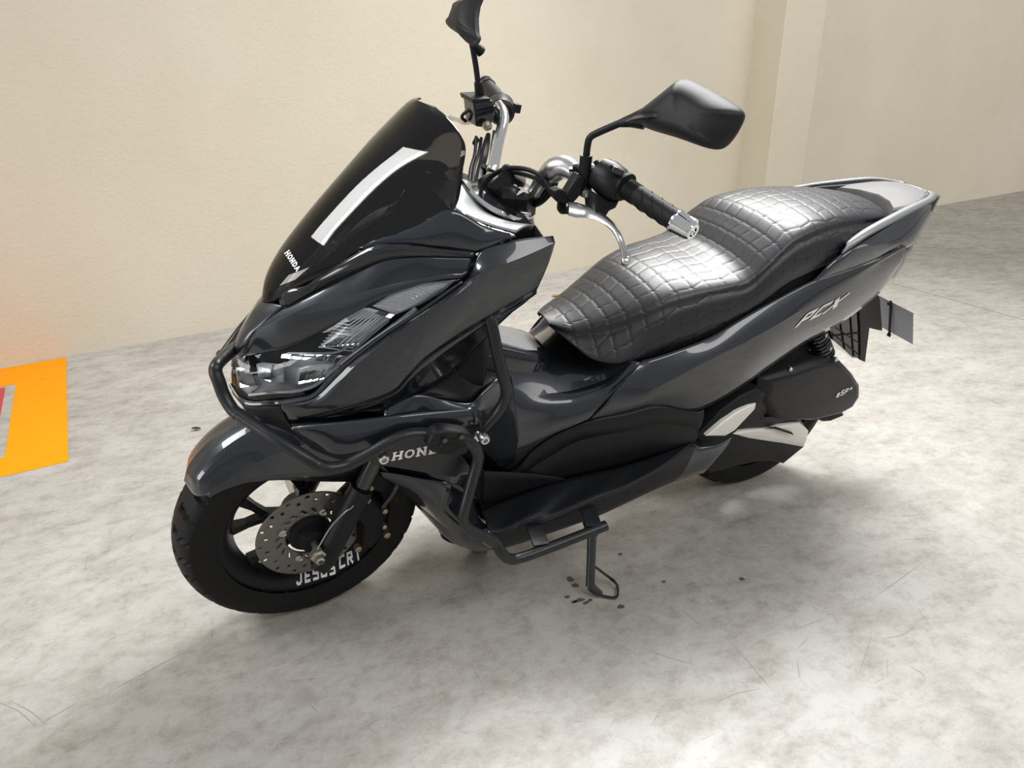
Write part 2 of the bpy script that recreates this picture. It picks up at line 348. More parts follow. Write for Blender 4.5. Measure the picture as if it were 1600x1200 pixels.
# painted marking by the wall
def mk(px, z=.0012): return [tuple(floorpt(*p)[:2]) for p in px]
c00 = np.array([.695, -2.083]); e = -WD[:2]; f = WN[:2]
def R(s, n): q = c00 + e * s + f * n; return (q[0], q[1])
em = bpy.data.objects.new('floor_marking', None); C.objects.link(em); em.location = (*R(.1, .1), 0)
tag(em, 'worn yellow and red painted rectangle on the concrete at the wall foot', 'marking')
def mark(pts, name, m):
    mb = slab(pts, .0001, .0013); mb.v = [(x - em.location.x, y - em.location.y, z) for x, y, z in mb.v]; return build(mb, name, m, em, flat=True)
mark([R(0, .004), R(1.5, .004), R(1.5, .24), R(.178, .24), R(.178, .945), R(1.5, .945), R(1.5, 1.09), R(0, 1.09)], 'yellow_border', YEL)
mark([R(.212, .262), R(1.5, .262), R(1.5, .925), R(.212, .925)], 'red_field', RED)
def leafmb(u, v, L, w, ang):
    c = floorpt(u, v); m = MB(); G = []
    for i in range(7):
        t = i / 6; hw = w * math.sin(math.pi * min(max(t, .04), .96)) ** .8
        G.append([c + np.array([L * (t - .5) * math.cos(ang) - hw * s * math.sin(ang), L * (t - .5) * math.sin(ang) + hw * s * math.cos(ang), .003 + .004 * abs(s) + .003 * t]) for s in (-1, -.4, .4, 1)])
    return m.grid(np.array(G))
tag(build(leafmb(868, 463, .05, .017, .4), 'dry_leaf', LEAF, solid=.0008), 'small dry brown leaf lying on the concrete behind the scooter near the wall', 'leaf')
tag(build(leafmb(307, 672, .03, .009, -.3), 'dark_leaf', DLEAF, solid=.0008), 'tiny dark curled scrap on the concrete left of the front mudguard', 'leaf')
# ------------------------------------------------------------------ scooter
BK = bpy.data.objects.new('motor_scooter', None); C.objects.link(BK); BK.rotation_euler = (-LEAN, 0, 0)
tag(BK, 'dark grey motor scooter with smoked windscreen and quilted black seat on its side stand', 'scooter')
# --- black inner hull that closes the gaps behind the panels
def hull(st, n=20):
    G = []
    for x, z0, z1, w in st:
        a = np.linspace(0, 2 * math.pi, n, endpoint=False); c, s = np.cos(a), np.sin(a)
        G.append(np.stack([np.full(n, x), w * np.sign(c) * abs(c) ** .5, (z0 + z1) / 2 + (z1 - z0) / 2 * np.sign(s) * abs(s) ** .5], 1))
    m = MB(); m.grid(np.array(G), wv=True); k = len(G); m.f += [tuple(range(n)), tuple((k - 1) * n + n - 1 - j for j in range(n))]; return m
build(hull([(.055, .585, .66, .015), (0, .56, .735, .05), (-.06, .55, .78, .075), (-.14, .53, .83, .10), (-.22, .50, .87, .125), (-.30, .42, .885, .15), (-.345, .32, .86, .15), (-.37, .27, .80, .12)]), 'inner_fairing', MATTE, BK)
build(hull([(-.26, .23, .45, .10), (-.36, .20, .56, .10), (-.45, .20, .52, .085), (-.56, .20, .49, .10), (-.68, .22, .52, .12), (-.80, .27, .55, .14), (-.92, .32, .57, .14), (-1.0, .45, .60, .13)]), 'frame_tunnel', MATTE, BK)
build(hull([(-.67, .50, .60, .11), (-.75, .50, .64, .14), (-.9, .50, .67, .15), (-1.05, .56, .73, .15), (-1.2, .60, .76, .14), (-1.35, .64, .78, .12), (-1.5, .70, .79, .08)]), 'seat_base', MATTE, BK)
# --- windscreen
Cc = [(.016, .762), (.004, .800), (-.024, .842), (-.076, .900), (-.136, .960), (-.186, 1.006), (-.228, 1.043), (-.252, 1.064), (-.267, 1.077), (-.276, 1.084)]
Ee = A([(470, 450, .06), (516, 422, .092), (572, 386, .115), (640, 366, .14), (708, 330, .16), (724, 260, .15), (727, 228, .135), (716, 205, .112), (701, 186, .082), (680, 168, .036)])
def wsG(dy=0):
    rows = []
    T = np.linspace(-1, 1, 41)
    for (x, z), E_ in zip(Cc, Ee):
        t = np.abs(T); k = t ** 2.0
        rows.append(np.stack([x + (E_[0] - x) * k, T * E_[1], z + (E_[2] - z) * k], 1))
    R_ = np.array(rows); return np.stack([cr(R_[:, j], 60) for j in range(R_.shape[1])], 1)
ws = MB().grid(wsG()); WS = build(ws, 'windscreen', SMOKE, BK, solid=.003, sharp=80); tag(WS, 'tall dark smoked windscreen')
wsb = ws.bvh()
build(text('HONDA', [(446, 396), (465, 425), (471, 420), (453, 391)], wsb, .0025, .26, True), 'lettering', WHITE, WS, flat=True)
# --- upper cowl between windscreen and black trim
uc = MB().grid(surf([A([(560, 390, .108), (600, 372, .125), (655, 350, .143), (706, 326, .157), (757, 352, .175), (803, 366, .198)]), A([(572, 390, .118), (605, 381, .138), (650, 384, .155), (700, 392, .17), (740, 396, .18), (806, 369, .2)])], 40, 8, [.006]))
pair(uc, 'upper_cowl', NAVY, BK, solid=.003, sharp=13)
tr = MB().grid(surf([A([(445, 464, .045), (448, 450, .045), (476, 447, .07), (504, 429, .085), (550, 400, .11), (585, 383, .128), (620, 381, .145), (650, 384, .157), (700, 391, .172), (742, 396, .183)]),
   A([(440, 468, .05), (447, 470, .062), (484, 452, .08), (512, 436, .098), (552, 415, .122), (590, 395, .14), (622, 390, .156), (650, 391, .168), (700, 395, .182), (742, 398, .188)]),
   A([(438, 468, .045), (446, 481, .056), (492, 454, .077), (520, 442, .09), (552, 427, .11), (590, 409, .135), (622, 402, .152), (650, 400, .163), (700, 401, .178), (738, 402, .186)])], 60, 5, [.002, .002]))
pair(tr, 'windscreen_trim', GLOSS, BK, solid=.003, sharp=13)
# --- silver panel and instrument top
sp = MB().grid(surf([A([(722, 281, .06), (711, 300, .10), (707, 326, .148), (758, 350, .168), (806, 364, .190)]), A([(735, 290, .05), (745, 310, .08), (768, 335, .10), (800, 348, .12), (835, 352, .15)])], 30, 6, [.004]))
pair(sp, 'cockpit_side_panel', SILVERP, BK, solid=.003, sharp=13)
# --- nose and upper front panels
np_ = MB().grid(surf([np.array([(.016, 0, .762), (.033, 0, .745), (.052, 0, .718), (.067, 0, .693), (.075, 0, .672), (.066, 0, .655)]), A([(445, 478, .05), (428, 492, .045), (410, 508, .038), (397, 520, .03), (386, 540, .024), (382, 556, .016)])], 30, 8, [.003]))
build(both(np_), 'nose_panel', PAINT, BK, solid=.003, weld=True, sharp=13)
uf = MB().grid(surf([A([(410, 508, .037), (446, 481, .056), (492, 455, .077), (550, 428, .11), (600, 406, .14), (650, 401, .163), (700, 402, .178), (737, 403, .186)]),
   A([(401, 514, .035), (440, 499, .065), (485, 478, .09), (540, 463, .12), (590, 450, .145), (640, 438, .165), (690, 428, .182), (732, 424, .192)]),
   A([(382, 556, .018), (448, 543, .072), (500, 520, .105), (550, 490, .133), (594, 467, .152), (640, 449, .17), (685, 437, .184), (722, 434, .195)])], 56, 8, [.001, .002]))
pair(uf, 'front_panel', PAINT, BK, solid=.003, sharp=13)
# --- headlamp
lens = MB().grid(surf([A([(366, 532, .0), (382, 556, .018), (448, 543, .072), (500, 520, .105), (550, 490, .133), (594, 467, .152), (640, 449, .17), (685, 437, .184), (718, 435, .194)]),
   A([(361, 572, 0), (384, 590, .035), (450, 576, .095), (505, 553, .125), (550, 523, .146), (596, 496, .162), (645, 465, .178), (688, 445, .19), (720, 437, .196)]),
   A([(362, 598, 0), (386, 624, .04), (462, 621, .10), (500, 602, .12), (545, 557, .140), (600, 517, .155), (650, 485, .172), (690, 458, .186), (721, 438, .196)])], 70, 8, smooth=True))
hb = lens.bvh()
def shift(mb, dx, dy, dz): m = MB(); m.v = [(x + dx, y + dy * (1 if y >= 0 else -1) * (1 if abs(y) > .03 else abs(y) / .03), z + dz) for x, y, z in mb.v]; m.f = mb.f; return m
def on_lens(px, off):
    o = []
    for u, v in px:
        c, d = ray(u, v); h = hb.ray_cast(Vector(c), Vector(d))
        if h[0] is None: h = hb.find_nearest(Vector(at(u, v, .12)))
        o.append(np.array(h[0]) + d * off)
    return np.array(o)
def inlay(px, off, th=.004, dome=0):
    P = on_lens(px, off); d = ray(*px[0])[1]; m = MB()
    if dome: return m.pillow(P, th, dome, .7, 4, -d)
    return m.prism(P, d * th)
def facets(q, n, off, gap=.06):      # row of small flat mirrors, added and all tilted to glint toward the camera, between two edges of a four-corner outline
    nv = TOB @ np.array([.52, .52, .68]); nv /= np.linalg.norm(nv); q = np.array(q, float); m = MB()
    for k in range(n):
        a, b = (k + gap) / n, (k + 1 - gap) / n
        px = [q[0] * (1 - a) + q[1] * a, q[0] * (1 - b) + q[1] * b, q[3] * (1 - b) + q[2] * b, q[3] * (1 - a) + q[2] * a]
        P = on_lens(px, off); c = P.mean(0); o = []
        for (u, v), p in zip(px, P):
            d = ray(u, v)[1]; o.append(p + d * (((c - p) @ nv) / (d @ nv)))
        m.prism(o, -nv * .002)
    return m
for sgn in (1, -1):
    fx = (lambda m: m) if sgn == 1 else (lambda m: m.mirror())
    H = build(fx(shift(lens, -.06, -.045, .002)), 'headlamp', LAMPDK, BK, solid=.002)
    build(fx(inlay([(384, 566), (398, 561), (440, 556), (520, 562), (548, 556), (535, 575), (512, 596), (492, 606), (455, 612), (400, 616), (386, 600)], .030)), 'lamp_reflector', LAMPGR, H, bevel=.001)
    for q, k, of in (([(440, 551), (546, 556), (536, 567), (438, 559)], 6, .012), ([(402, 567), (424, 568), (424, 597), (404, 590)], 1, .009), ([(370, 574), (394, 578), (400, 602), (374, 606)], 1, .010), ([(470, 574), (524, 569), (506, 592), (466, 600)], 4, .010),
       ([(545, 500), (606, 497), (560, 538), (505, 541)], 7, .012), ([(568, 484), (576, 481), (616, 492), (610, 497)], 3, .004)):
        build(fx(facets(q, k, of)), 'glint_facets', MIRR, H, flat=True, kind='stuff')
    build(fx(inlay([(400, 569), (410, 566), (444, 570), (444, 598), (424, 599), (404, 588)], .018, .01, .006)), 'lamp_projector', LED, H)
    build(fx(inlay([(425, 570), (443, 571), (442, 584), (422, 592)], .010, .003)), 'lamp_projector', LAMPDK, H)
    build(fx(inlay([(368, 574), (390, 578), (396, 600), (404, 604), (386, 618), (372, 604)], .022, .006, .003)), 'lamp_reflector', REFL, H)
    build(fx(inlay([(466, 575), (500, 566), (524, 566), (510, 590), (484, 602), (462, 600)], .020, .004, .005)), 'lamp_reflector', REFL, H)
    build(fx(line_on(hb, [(390, 617), (425, 613), (462, 611), (492, 602), (516, 582), (548, 556), (600, 520), (650, 482)], .0035, .006, k=8)), 'light_guide', REFL, H)
    build(fx(line_on(hb, [(450, 552), (500, 552), (530, 549), (552, 534), (600, 500), (622, 486)], .0022, .006, k=8)), 'light_guide', LAMPGR, H)
    rb = MB()
    for i in range(10):
        t = i / 9
        l = line_on(hb, [(532 - 34 * t, 500 + 42 * t), (545 + 2 * t, 502 + 46 * t), (549 + 6 * t, 500 + 45 * t), (574 + 34 * t, 484 + 17 * t)], .0011, .010, k=5, n=30); rb.add(l.v, l.f)
    build(fx(rb), 'light_rib', REFL, H, kind='stuff')
    build(fx(inlay([(536, 497), (570, 480), (612, 497), (560, 540), (498, 544)], .022, .003)), 'lamp_reflector', LAMPGR, H)
    build(fx(inlay([(568, 484), (576, 481), (616, 492), (612, 497)], .006, .006)), 'lamp_divider', LED, H, bevel=.001)
    build(fx(inlay([(582, 478), (620, 456), (660, 443), (712, 437), (706, 448), (662, 474), (618, 492)], .016, .004, .004)), 'indicator_reflector', REFL, H)
    rb = MB()
    for i in range(12):
        t = i / 11; l = line_on(hb, [(592 + 82 * t, 474 - 33 * t), (632 + 66 * t, 480 - 33 * t)], .0009, .009, k=5, n=12); rb.add(l.v, l.f)
    build(fx(rb), 'indicator_rib', LAMPGR, H, kind='stuff')
    ln = build(fx(lens), 'lamp_lens', LENS, H, sharp=80); tag(ln, 'clear lens')
rim_ = MB().grid(surf([A([(361, 600, 0), (384, 625, .04), (420, 627, .072), (462, 622, .102), (490, 614, .118), (522, 583, .132), (548, 559, .142), (602, 519, .156), (652, 487, .173), (722, 439, .197)]),
   A([(363, 607, 0), (385, 633, .045), (422, 634, .078), (466, 629, .108), (496, 619, .124), (528, 588, .137), (554, 563, .147), (606, 523, .16), (656, 490, .176), (724, 441, .199)])], 60, 3, [.003]))
build(both(rim_), 'headlamp_trim', SILVERP if 0 else PAINT, BK, solid=.003, weld=True, sharp=13)
# --- lower nose
ln_ = MB().grid(surf([A([(363, 607, 0), (375, 622, .03), (386, 634, .047), (417, 634, .074), (440, 633, .09)]), A([(372, 622, 0), (384, 636, .03), (400, 652, .045), (432, 660, .07), (452, 662, .095)]), A([(392, 640, 0), (410, 655, .03), (430, 670, .045), (470, 690, .06), (512, 712, .08)])], 30, 6, [.003, .002]))
build(both(ln_), 'lower_nose', SATIN, BK, solid=.003, weld=True, sharp=13)
# --- side cowl
k1 = A([(438, 628, .088), (466, 629, .108), (496, 619, .124), (528, 588, .137), (554, 563, .147), (606, 523, .16), (656, 490, .176), (724, 442, .197), (738, 424, .195), (752, 392, .187), (803, 376, .2), (864, 369, .213)])
k2 = A([(440, 631, .091), (472, 632, .114), (502, 620, .130), (535, 592, .145), (562, 566, .158), (612, 528, .176), (662, 496, .194), (730, 449, .212), (748, 430, .215), (780, 416, .218), (820, 400, .220), (867, 379, .222)])
k3 = A([(445, 645, .088), (454, 656, .096), (500, 646, .132), (552, 634, .158), (612, 616, .178), (640, 588, .186), (664, 562, .190), (704, 534, .195), (752, 505, .199), (792, 481, .202), (832, 458, .204), (841, 446, .206)])
sc = MB().grid(surf([k1, k2, k3], 110, 8, [0, .003])); SCO = pair(sc, 'side_cowl', PAINT, BK, solid=.003, sharp=13)
k4 = A([(452, 658, .08), (470, 658, .09), (510, 652, .12), (560, 645, .14), (615, 636, .16), (650, 618, .165), (700, 590, .165), (722, 570, .16), (742, 545, .16), (770, 512, .17), (800, 486, .18), (838, 458, .19)])
pair(MB().grid(surf([k3, k4], 60, 5, [-.002])), 'cowl_underside', GLOSS, BK, solid=.003, sharp=13)
# --- leg shield, pocket and inner face
ls = MB().grid(surf([A([(836, 352, .12), (800, 440, .12), (770, 505, .12), (742, 548, .11), (728, 572, .10)]), A([(858, 384, .19), (834, 456, .19), (796, 490, .175), (756, 530, .155), (735, 570, .13)]), ], 20, 5))
pair(ls, 'leg_shield', SATIN, BK, solid=.004)
pk = MB().grid(surf([A([(626, 612, .165), (660, 580, .15), (700, 552, .14), (735, 548, .13), (780, 560, .12)]), A([(652, 616, .168), (672, 602, .15), (712, 578, .145), (742, 575, .13), (780, 584, .125)]), A([(656, 617, .168), (690, 622, .168), (732, 628, .17), (752, 610, .155), (776, 591, .14)])], 30, 6, [.002, -.003]))
pair(pk, 'knee_pocket', SATIN, BK, solid=.003, sharp=13)
lg = MB().grid(surf([A([(600, 640, .16), (650, 617, .172), (692, 624, .174), (733, 630, .176), (754, 612, .165), (777, 592, .145), (798, 588, .12)]), A([(600, 650, .17), (650, 646, .18), (692, 640, .185), (738, 640, .185), (760, 640, .17), (782, 636, .15), (806, 640, .125)]), A([(640, 690, .17), (680, 700, .17), (716, 700, .165), (744, 700, .155), (764, 712, .145), (782, 728, .13), (812, 718, .125)])], 40, 6, [.001, .002]))
LG = pair(lg, 'leg_shield_side', PAINT, BK, solid=.003, sharp=13)
# --- wing panel
wg = MB().grid(surf([A([(455, 666, .11), (500, 662, .135), (560, 655, .16), (620, 648, .178), (680, 642, .188), (738, 637, .192)]), A([(458, 669, .112), (482, 685, .13), (528, 709, .165), (600, 694, .185), (676, 676, .197), (750, 664, .198)])], 40, 8, [.005]))
pair(wg, 'wing_panel', PAINT, BK, solid=.003, sharp=13)
wu = MB().grid(surf([A([(458, 669, .112), (482, 685, .13), (528, 709, .165), (600, 694, .185), (676, 676, .197), (750, 664, .198)]), A([(470, 690, .07), (500, 706, .10), (540, 718, .13), (600, 716, .15), (676, 712, .16), (750, 700, .16)])], 40, 4))
pair(wu, 'wing_underside', MATTE, BK, solid=.003, sharp=13)
# --- lower front cover and belly
lf = MB().grid(surf([A([(590, 736, .10), (630, 742, .135), (660, 748, .155), (692, 752, .172), (706, 756, .172)]), A([(600, 748, .098), (640, 768, .12), (664, 782, .145), (684, 787, .17), (694, 800, .172)]), A([(640, 776, .085), (664, 796, .10), (690, 818, .12), (712, 832, .145), (730, 830, .165)]), A([(672, 800, .06), (690, 828, .07), (712, 850, .09), (748, 861, .12), (772, 858, .15)])], 30, 6, [.003, .002, .006]))
pair(lf, 'lower_front_cover', PAINT, BK, solid=.003, sharp=13)
bl = MB().grid(surf([A([(690, 800, .0), (690, 838, .0), (720, 852, .0), (760, 862, 0)]), A([(690, 826, .06), (693, 840, .07), (720, 852, .09), (762, 861, .13)])], 12, 5))
build(both(bl), 'belly_pan', SATIN, BK, solid=.004, weld=True)
bh = MB().grid(surf([A([(572, 722, .08), (640, 728, .12), (700, 735, .16), (752, 728, .15)]), A([(600, 742, .08), (650, 748, .13), (700, 757, .17), (755, 790, .14)])], 20, 4)); pair(bh, 'lower_shroud', GLOSS, BK, solid=.003, sharp=13)
# --- centre tunnel with fuel lid
t0 = np.array([(-.345, 0, .635), (-.40, 0, .612), (-.46, 0, .585), (-.52, 0, .562), (-.575, 0, .550), (-.64, 0, .560), (-.70, 0, .59)])
t1 = A([(776, 592, .10), (800, 606, .10), (832, 616, .105), (868, 614, .11), (900, 609, .118), (950, 592, .135), (985, 566, .15)])
t2 = A([(778, 650, .12), (800, 660, .12), (838, 655, .13), (872, 645, .14), (906, 634, .15), (950, 612, .162), (1000, 566, .17)])
t3 = A([(782, 728, .125), (798, 735, .124), (833, 702, .135), (862, 681, .145), (890, 669, .154), (906, 662, .16), (920, 657, .165)])
tn = MB().grid(surf([t0, t1, t2, t3], 50, 8, [.012, .006, .004])); TN = build(both(tn), 'centre_tunnel', PAINT, BK, solid=.003, weld=True, sharp=13)
tb = both(tn).bvh()
lid = [(731, 540), (745, 530), (764, 526), (784, 533), (812, 540), (840, 549), (855, 561), (855, 580), (845, 587), (810, 587), (770, 580), (738, 566), (730, 552)]
def tunnel_z(x): return float(np.interp(-x, [.3, .345, .40, .46, .52, .575, .64], [.65, .635, .612, .585, .562, .550, .560]))
ld = np.array([(-.322, .045), (-.337, .062), (-.40, .072), (-.49, .072), (-.535, .066), (-.552, .048), (-.558, 0)]); ld = np.vstack([ld, [(x, -y) for x, y in ld[-2::-1]], [(-.312, -.02), (-.312, .02)]])
m = MB().pillow([(x, y, tunnel_z(x) - .004) for x, y in ld], .03, .022, .82, 4, (-.25, 0, 1)); build(m, 'fuel_lid', GLOSS, BK, sharp=50)
m = MB().pillow([(x * .88 - .058, y * .80, tunnel_z(x) + .018) for x, y in ld], .006, .004, .9, 2, (-.25, 0, 1)); build(m, 'fuel_lid_pad', TAILTOP, BK, sharp=50)
# --- black side cover
s1 = A([(752, 734, .13), (798, 737, .125), (833, 704, .137), (866, 681, .147), (921, 658, .167), (980, 645, .182), (1030, 634, .192), (1084, 643, .202), (1100, 640, .203)])
s2 = A([(752, 760, .132), (800, 750, .132), (850, 718, .142), (900, 690, .156), (940, 680, .172), (985, 672, .186), (1030, 662, .195), (1080, 668, .204), (1090, 676, .205)])
s3 = A([(750, 798, .13), (800, 776, .138), (850, 757, .146), (890, 746, .155), (930, 737, .165), (970, 728, .175), (1010, 716, .185), (1050, 702, .196), (1084, 690, .203)])
cv = MB().grid(surf([s1, s2, s3], 60, 7, [.004, .004])); cvb = cv.bvh(); CV = pair(cv, 'side_cover', SATIN, BK, solid=.003, sharp=13)
for px in ([(852, 742), (890, 700), (912, 688), (960, 674), (994, 667), (1002, 672), (1005, 679)], [(968, 728), (998, 705)]):
    build(line_on(cvb, px, .0009, -.0004, k=5), 'panel_seam', GLOSS, CV[0])
leg2 = MB().grid(surf([A([(754, 736, .14), (800, 738, .145), (840, 741, .15), (882, 747, .158)]), A([(752, 790, .135), (790, 780, .14), (830, 766, .146), (882, 749, .157)])], 20, 4, [.002])); pair(leg2, 'toe_panel', MATTE, BK, solid=.003, sharp=13)
fwl = MB().grid(surf([A([(689, 757, .170), (684, 787, .168), (700, 803, .17), (730, 828, .168), (772, 858, .158)]), A([(752, 740, .132), (750, 770, .13), (750, 797, .128), (758, 816, .15), (768, 834, .18)])], 30, 5)); pair(fwl, 'footwell', GLOSS, BK, solid=.003)
build(MB().prism(A([(728, 752, .125), (760, 765, .125), (775, 800, .125), (778, 848, .125), (745, 842, .125), (712, 806, .125), (700, 770, .125)]), (0, -.25, 0)), 'floor_frame', MATTE, BK)
# --- footboard
fi = A([(750, 797, .128), (800, 777, .136), (850, 758, .144), (890, 747, .153), (930, 738, .163), (970, 729, .173), (1010, 717, .183), (1050, 703, .194), (1084, 691, .202)])
fo = A([(768, 834, .19), (786, 832, .215), (808, 820, .235), (828, 812, .242), (850, 813, .247), (916, 785, .25), (965, 768, .247), (1030, 733, .238), (1082, 693, .206)])
fb = MB().grid(surf([fi, fo], 60, 6)); fbb = fb.bvh(); FB = pair(fb, 'footboard', MAT, BK, solid=.006)
rb = MB()
for i in range(7):
    t = i / 6; l = line_on(fbb, [(758 + 12 * t, 799 + 27 * t), (800 + 10 * t, 782 + 27 * t), (845 + 12 * t, 765 + 28 * t), (885 + 10 * t, 753 + 24 * t)], .0016, -.001, k=5, n=24); rb.add(l.v, l.f)
build(rb, 'tread_rib', MAT, FB[0], kind='stuff')
so = A([(776, 842, .19), (788, 845, .215), (808, 838, .235), (838, 828, .245), (880, 812, .25), (930, 793, .25), (980, 772, .246), (1040, 742, .236), (1088, 700, .21)])
si = A([(772, 858, .16), (786, 856, .20), (820, 846, .225), (860, 832, .235), (900, 818, .24), (940, 803, .24), (985, 782, .236), (1040, 757, .222), (1086, 741, .205)])
sb_ = A([(772, 858, .12), (790, 852, .13), (830, 838, .14), (870, 822, .15), (905, 808, .15), (945, 795, .15), (985, 776, .15), (1040, 750, .15), (1086, 730, .15)])
sl = MB().grid(surf([fo, so, si, sb_], 60, 4, [.001, .003, 0])); pair(sl, 'side_sill', SATIN, BK, solid=.003, sharp=13)
rl = MB().grid(surf([A([(1084, 691, .206), (1092, 697, .21), (1106, 697, .213), (1125, 693, .21), (1143, 682, .20)]), A([(1040, 757, .222), (1060, 750, .22), (1086, 741, .214), (1100, 737, .208), (1118, 716, .20)])], 24, 6, [.004])); pair(rl, 'rear_lower_cover', PAINT, BK, solid=.003, sharp=13)
# --- rear body
r1 = A([(1003, 563, .16), (1024, 558, .17), (1060, 546, .176), (1110, 526, .177), (1160, 496, .174), (1210, 468, .171), (1272, 437, .166), (1320, 422, .163), (1368, 404, .156), (1412, 384, .146)])
r2 = A([(962, 610, .175), (1000, 616, .192), (1040, 598, .202), (1110, 561, .207), (1165, 534, .204), (1215, 506, .198), (1268, 474, .186), (1320, 446, .173), (1370, 412, .160), (1415, 386, .147)])
r3 = A([(921, 656, .167), (975, 645, .182), (1030, 634, .192), (1086, 642, .202), (1150, 610, .202), (1198, 576, .188), (1256, 537, .17), (1320, 500, .15), (1375, 456, .134), (1400, 420, .135)])
rb_ = MB().grid(surf([r1, r2, r3], 80, 8, [.003, .005])); rbb = rb_.bvh(); RB = pair(rb_, 'rear_side_panel', PAINT, BK, solid=.003, sharp=13)
build(text('PCX', [(1238, 512), (1306, 478), (1314, 463), (1244, 497)], rbb, .003, .26, slant=.55), 'emblem', EMB, RB[0], flat=True)
tail_sheen = []  # emblem tail plus a bright reflection on the panel, built in as silver
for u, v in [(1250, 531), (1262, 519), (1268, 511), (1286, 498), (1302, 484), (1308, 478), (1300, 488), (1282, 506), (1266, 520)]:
    c, d = ray(u, v); h = rbb.ray_cast(Vector(c), Vector(d)); tail_sheen.append(np.array(h[0]) - d * .002)
build(MB().add(tail_sheen, [tuple(range(len(tail_sheen)))]), 'emblem', EMB, RB[0], flat=True)
ts = MB().grid(surf([A([(1272, 438, .164), (1298, 410, .163), (1336, 383, .158), (1356, 371, .152), (1392, 348, .132), (1436, 319, .10), (1454, 320, .082)]), A([(1274, 438, .168), (1306, 412, .169), (1345, 387, .168), (1370, 383, .165), (1400, 376, .150), (1432, 350, .125), (1453, 326, .09)]), A([(1276, 439, .165), (1300, 429, .165), (1340, 417, .161), (1368, 405, .156), (1398, 388, .148), (1424, 382, .13), (1450, 336, .088)])], 50, 6, [.002, .002]))
pair(ts, 'tail_side_panel', PAINT, BK, solid=.003, sharp=13)
tl = MB().grid(surf([A([(1368, 406, .152), (1398, 390, .146), (1424, 382, .129)]), A([(1350, 470, .128), (1370, 453, .12), (1396, 438, .11), ])], 16, 6, [.004])); pair(tl, 'tail_lower_panel', PAINT, BK, solid=.003, sharp=13)
gr_o = np.array([(-1.20, .162, .765), (-1.27, .158, .795), (-1.36, .142, .812), (-1.45, .122, .824), (-1.54, .098, .832), (-1.60, .066, .828), (-1.635, .05, .822)])
gr_i = np.array([(-1.22, .150, .785), (-1.28, .140, .806), (-1.36, .124, .820), (-1.45, .102, .830), (-1.54, .08, .836), (-1.59, .05, .834), (-1.60, .035, .834)])
gr_d = np.array([(-1.22, .140, .770), (-1.28, .130, .785), (-1.36, .112, .795), (-1.43, .090, .795), (-1.47, .07, .80), (-1.49, .04, .80), (-1.50, .02, .80)])
pair(MB().grid(surf([gr_o, gr_i], 40, 5, [.004])), 'grab_rail', SILVERP, BK, solid=.006)
pair(MB().grid(surf([gr_i, gr_d], 40, 4)), 'grab_rail_recess', GLOSS, BK, solid=.003, sharp=13)
tp = np.array([(-1.425, .088), (-1.47, .094), (-1.53, .080), (-1.565, .064), (-1.595, .035), (-1.595, -.035), (-1.565, -.064), (-1.53, -.080), (-1.47, -.094), (-1.425, -.088), (-1.455, -.05), (-1.47, 0), (-1.455, .05)])
build(MB().pillow([(x, y, .818 + (-1.42 - x) * .10) for x, y in tp], .03, .005, .92, 3, (0, 0, 1)), 'tail_top_plate', TAILTOP, BK)
tc = MB().grid(surf([np.array([(-1.60, .035, .834), (-1.603, 0, .835)]), np.array([(-1.635, .05, .822), (-1.645, 0, .822)]), np.array([(-1.62, .055, .785), (-1.635, 0, .785)]), np.array([(-1.52, .10, .70), (-1.56, 0, .70)])], 10, 4)); build(both(tc), 'tail_end', SILVERP, BK, solid=.004, weld=True)
lens_r = MB().grid(surf([np.array([(-1.58, .05, .78), (-1.61, 0, .78)]), np.array([(-1.56, .06, .745), (-1.59, 0, .745)])], 10, 4, [.0])); build(both(lens_r), 'tail_lamp', mat('red_lens', (.35, .01, .01), .1, 0, 1), BK, solid=.004)
# --- seat
sx = np.array([-.548, -.575, -.61, -.66, -.71, -.76, -.83, -.90, -.955, -1.005, -1.06, -1.12, -1.19, -1.27, -1.35, -1.41, -1.445, -1.46])
zt = np.array([.640, .643, .652, .671, .694, .717, .734, .741, .752, .790, .828, .843, .848, .846, .838, .826, .808, .790])
wsd = np.array([.028, .058, .080, .102, .120, .134, .147, .155, .160, .160, .154, .146, .136, .124, .110, .092, .068, .03])
zs = zt - np.array([.010, .020, .028, .034, .036, .034, .032, .030, .032, .030, .034, .034, .034, .034, .034, .030, .022, .010])
yb = np.array([.030, .075, .115, .142, .150, .155, .161, .165, .167, .167, .163, .158, .150, .140, .125, .100, .07, .02])
zb = np.array([.632, .610, .585, .580, .586, .592, .608, .632, .660, .688, .716, .730, .742, .760, .775, .780, .785, .788])
NX, NY = 470, 300
def itp(a, x): return cr(np.stack([sx, a, a * 0], 1), 4000)
fx_ = cr(np.stack([np.arange(len(sx)), sx, zt], 1), 2000); idx = np.linspace(0, len(sx) - 1, 2000)
def col(a): return cr(np.stack([a, a * 0, a * 0], 1), 2000)[:, 0]
cx, czt, cw, czs, cyb, czb = [col(a) for a in (sx, zt, wsd, zs, yb, zb)]
arc = np.r_[0, np.cumsum(np.hypot(np.diff(cx), np.diff(czt)))]; T = np.linspace(0, arc[-1], NX)
cx, czt, cw, czs, cyb, czb = [np.interp(T, arc, a) for a in (cx, czt, cw, czs, cyb, czb)]
G = np.zeros((NX, NY, 3)); HT = np.zeros((NX, NY)); GR = np.zeros((NX, NY))
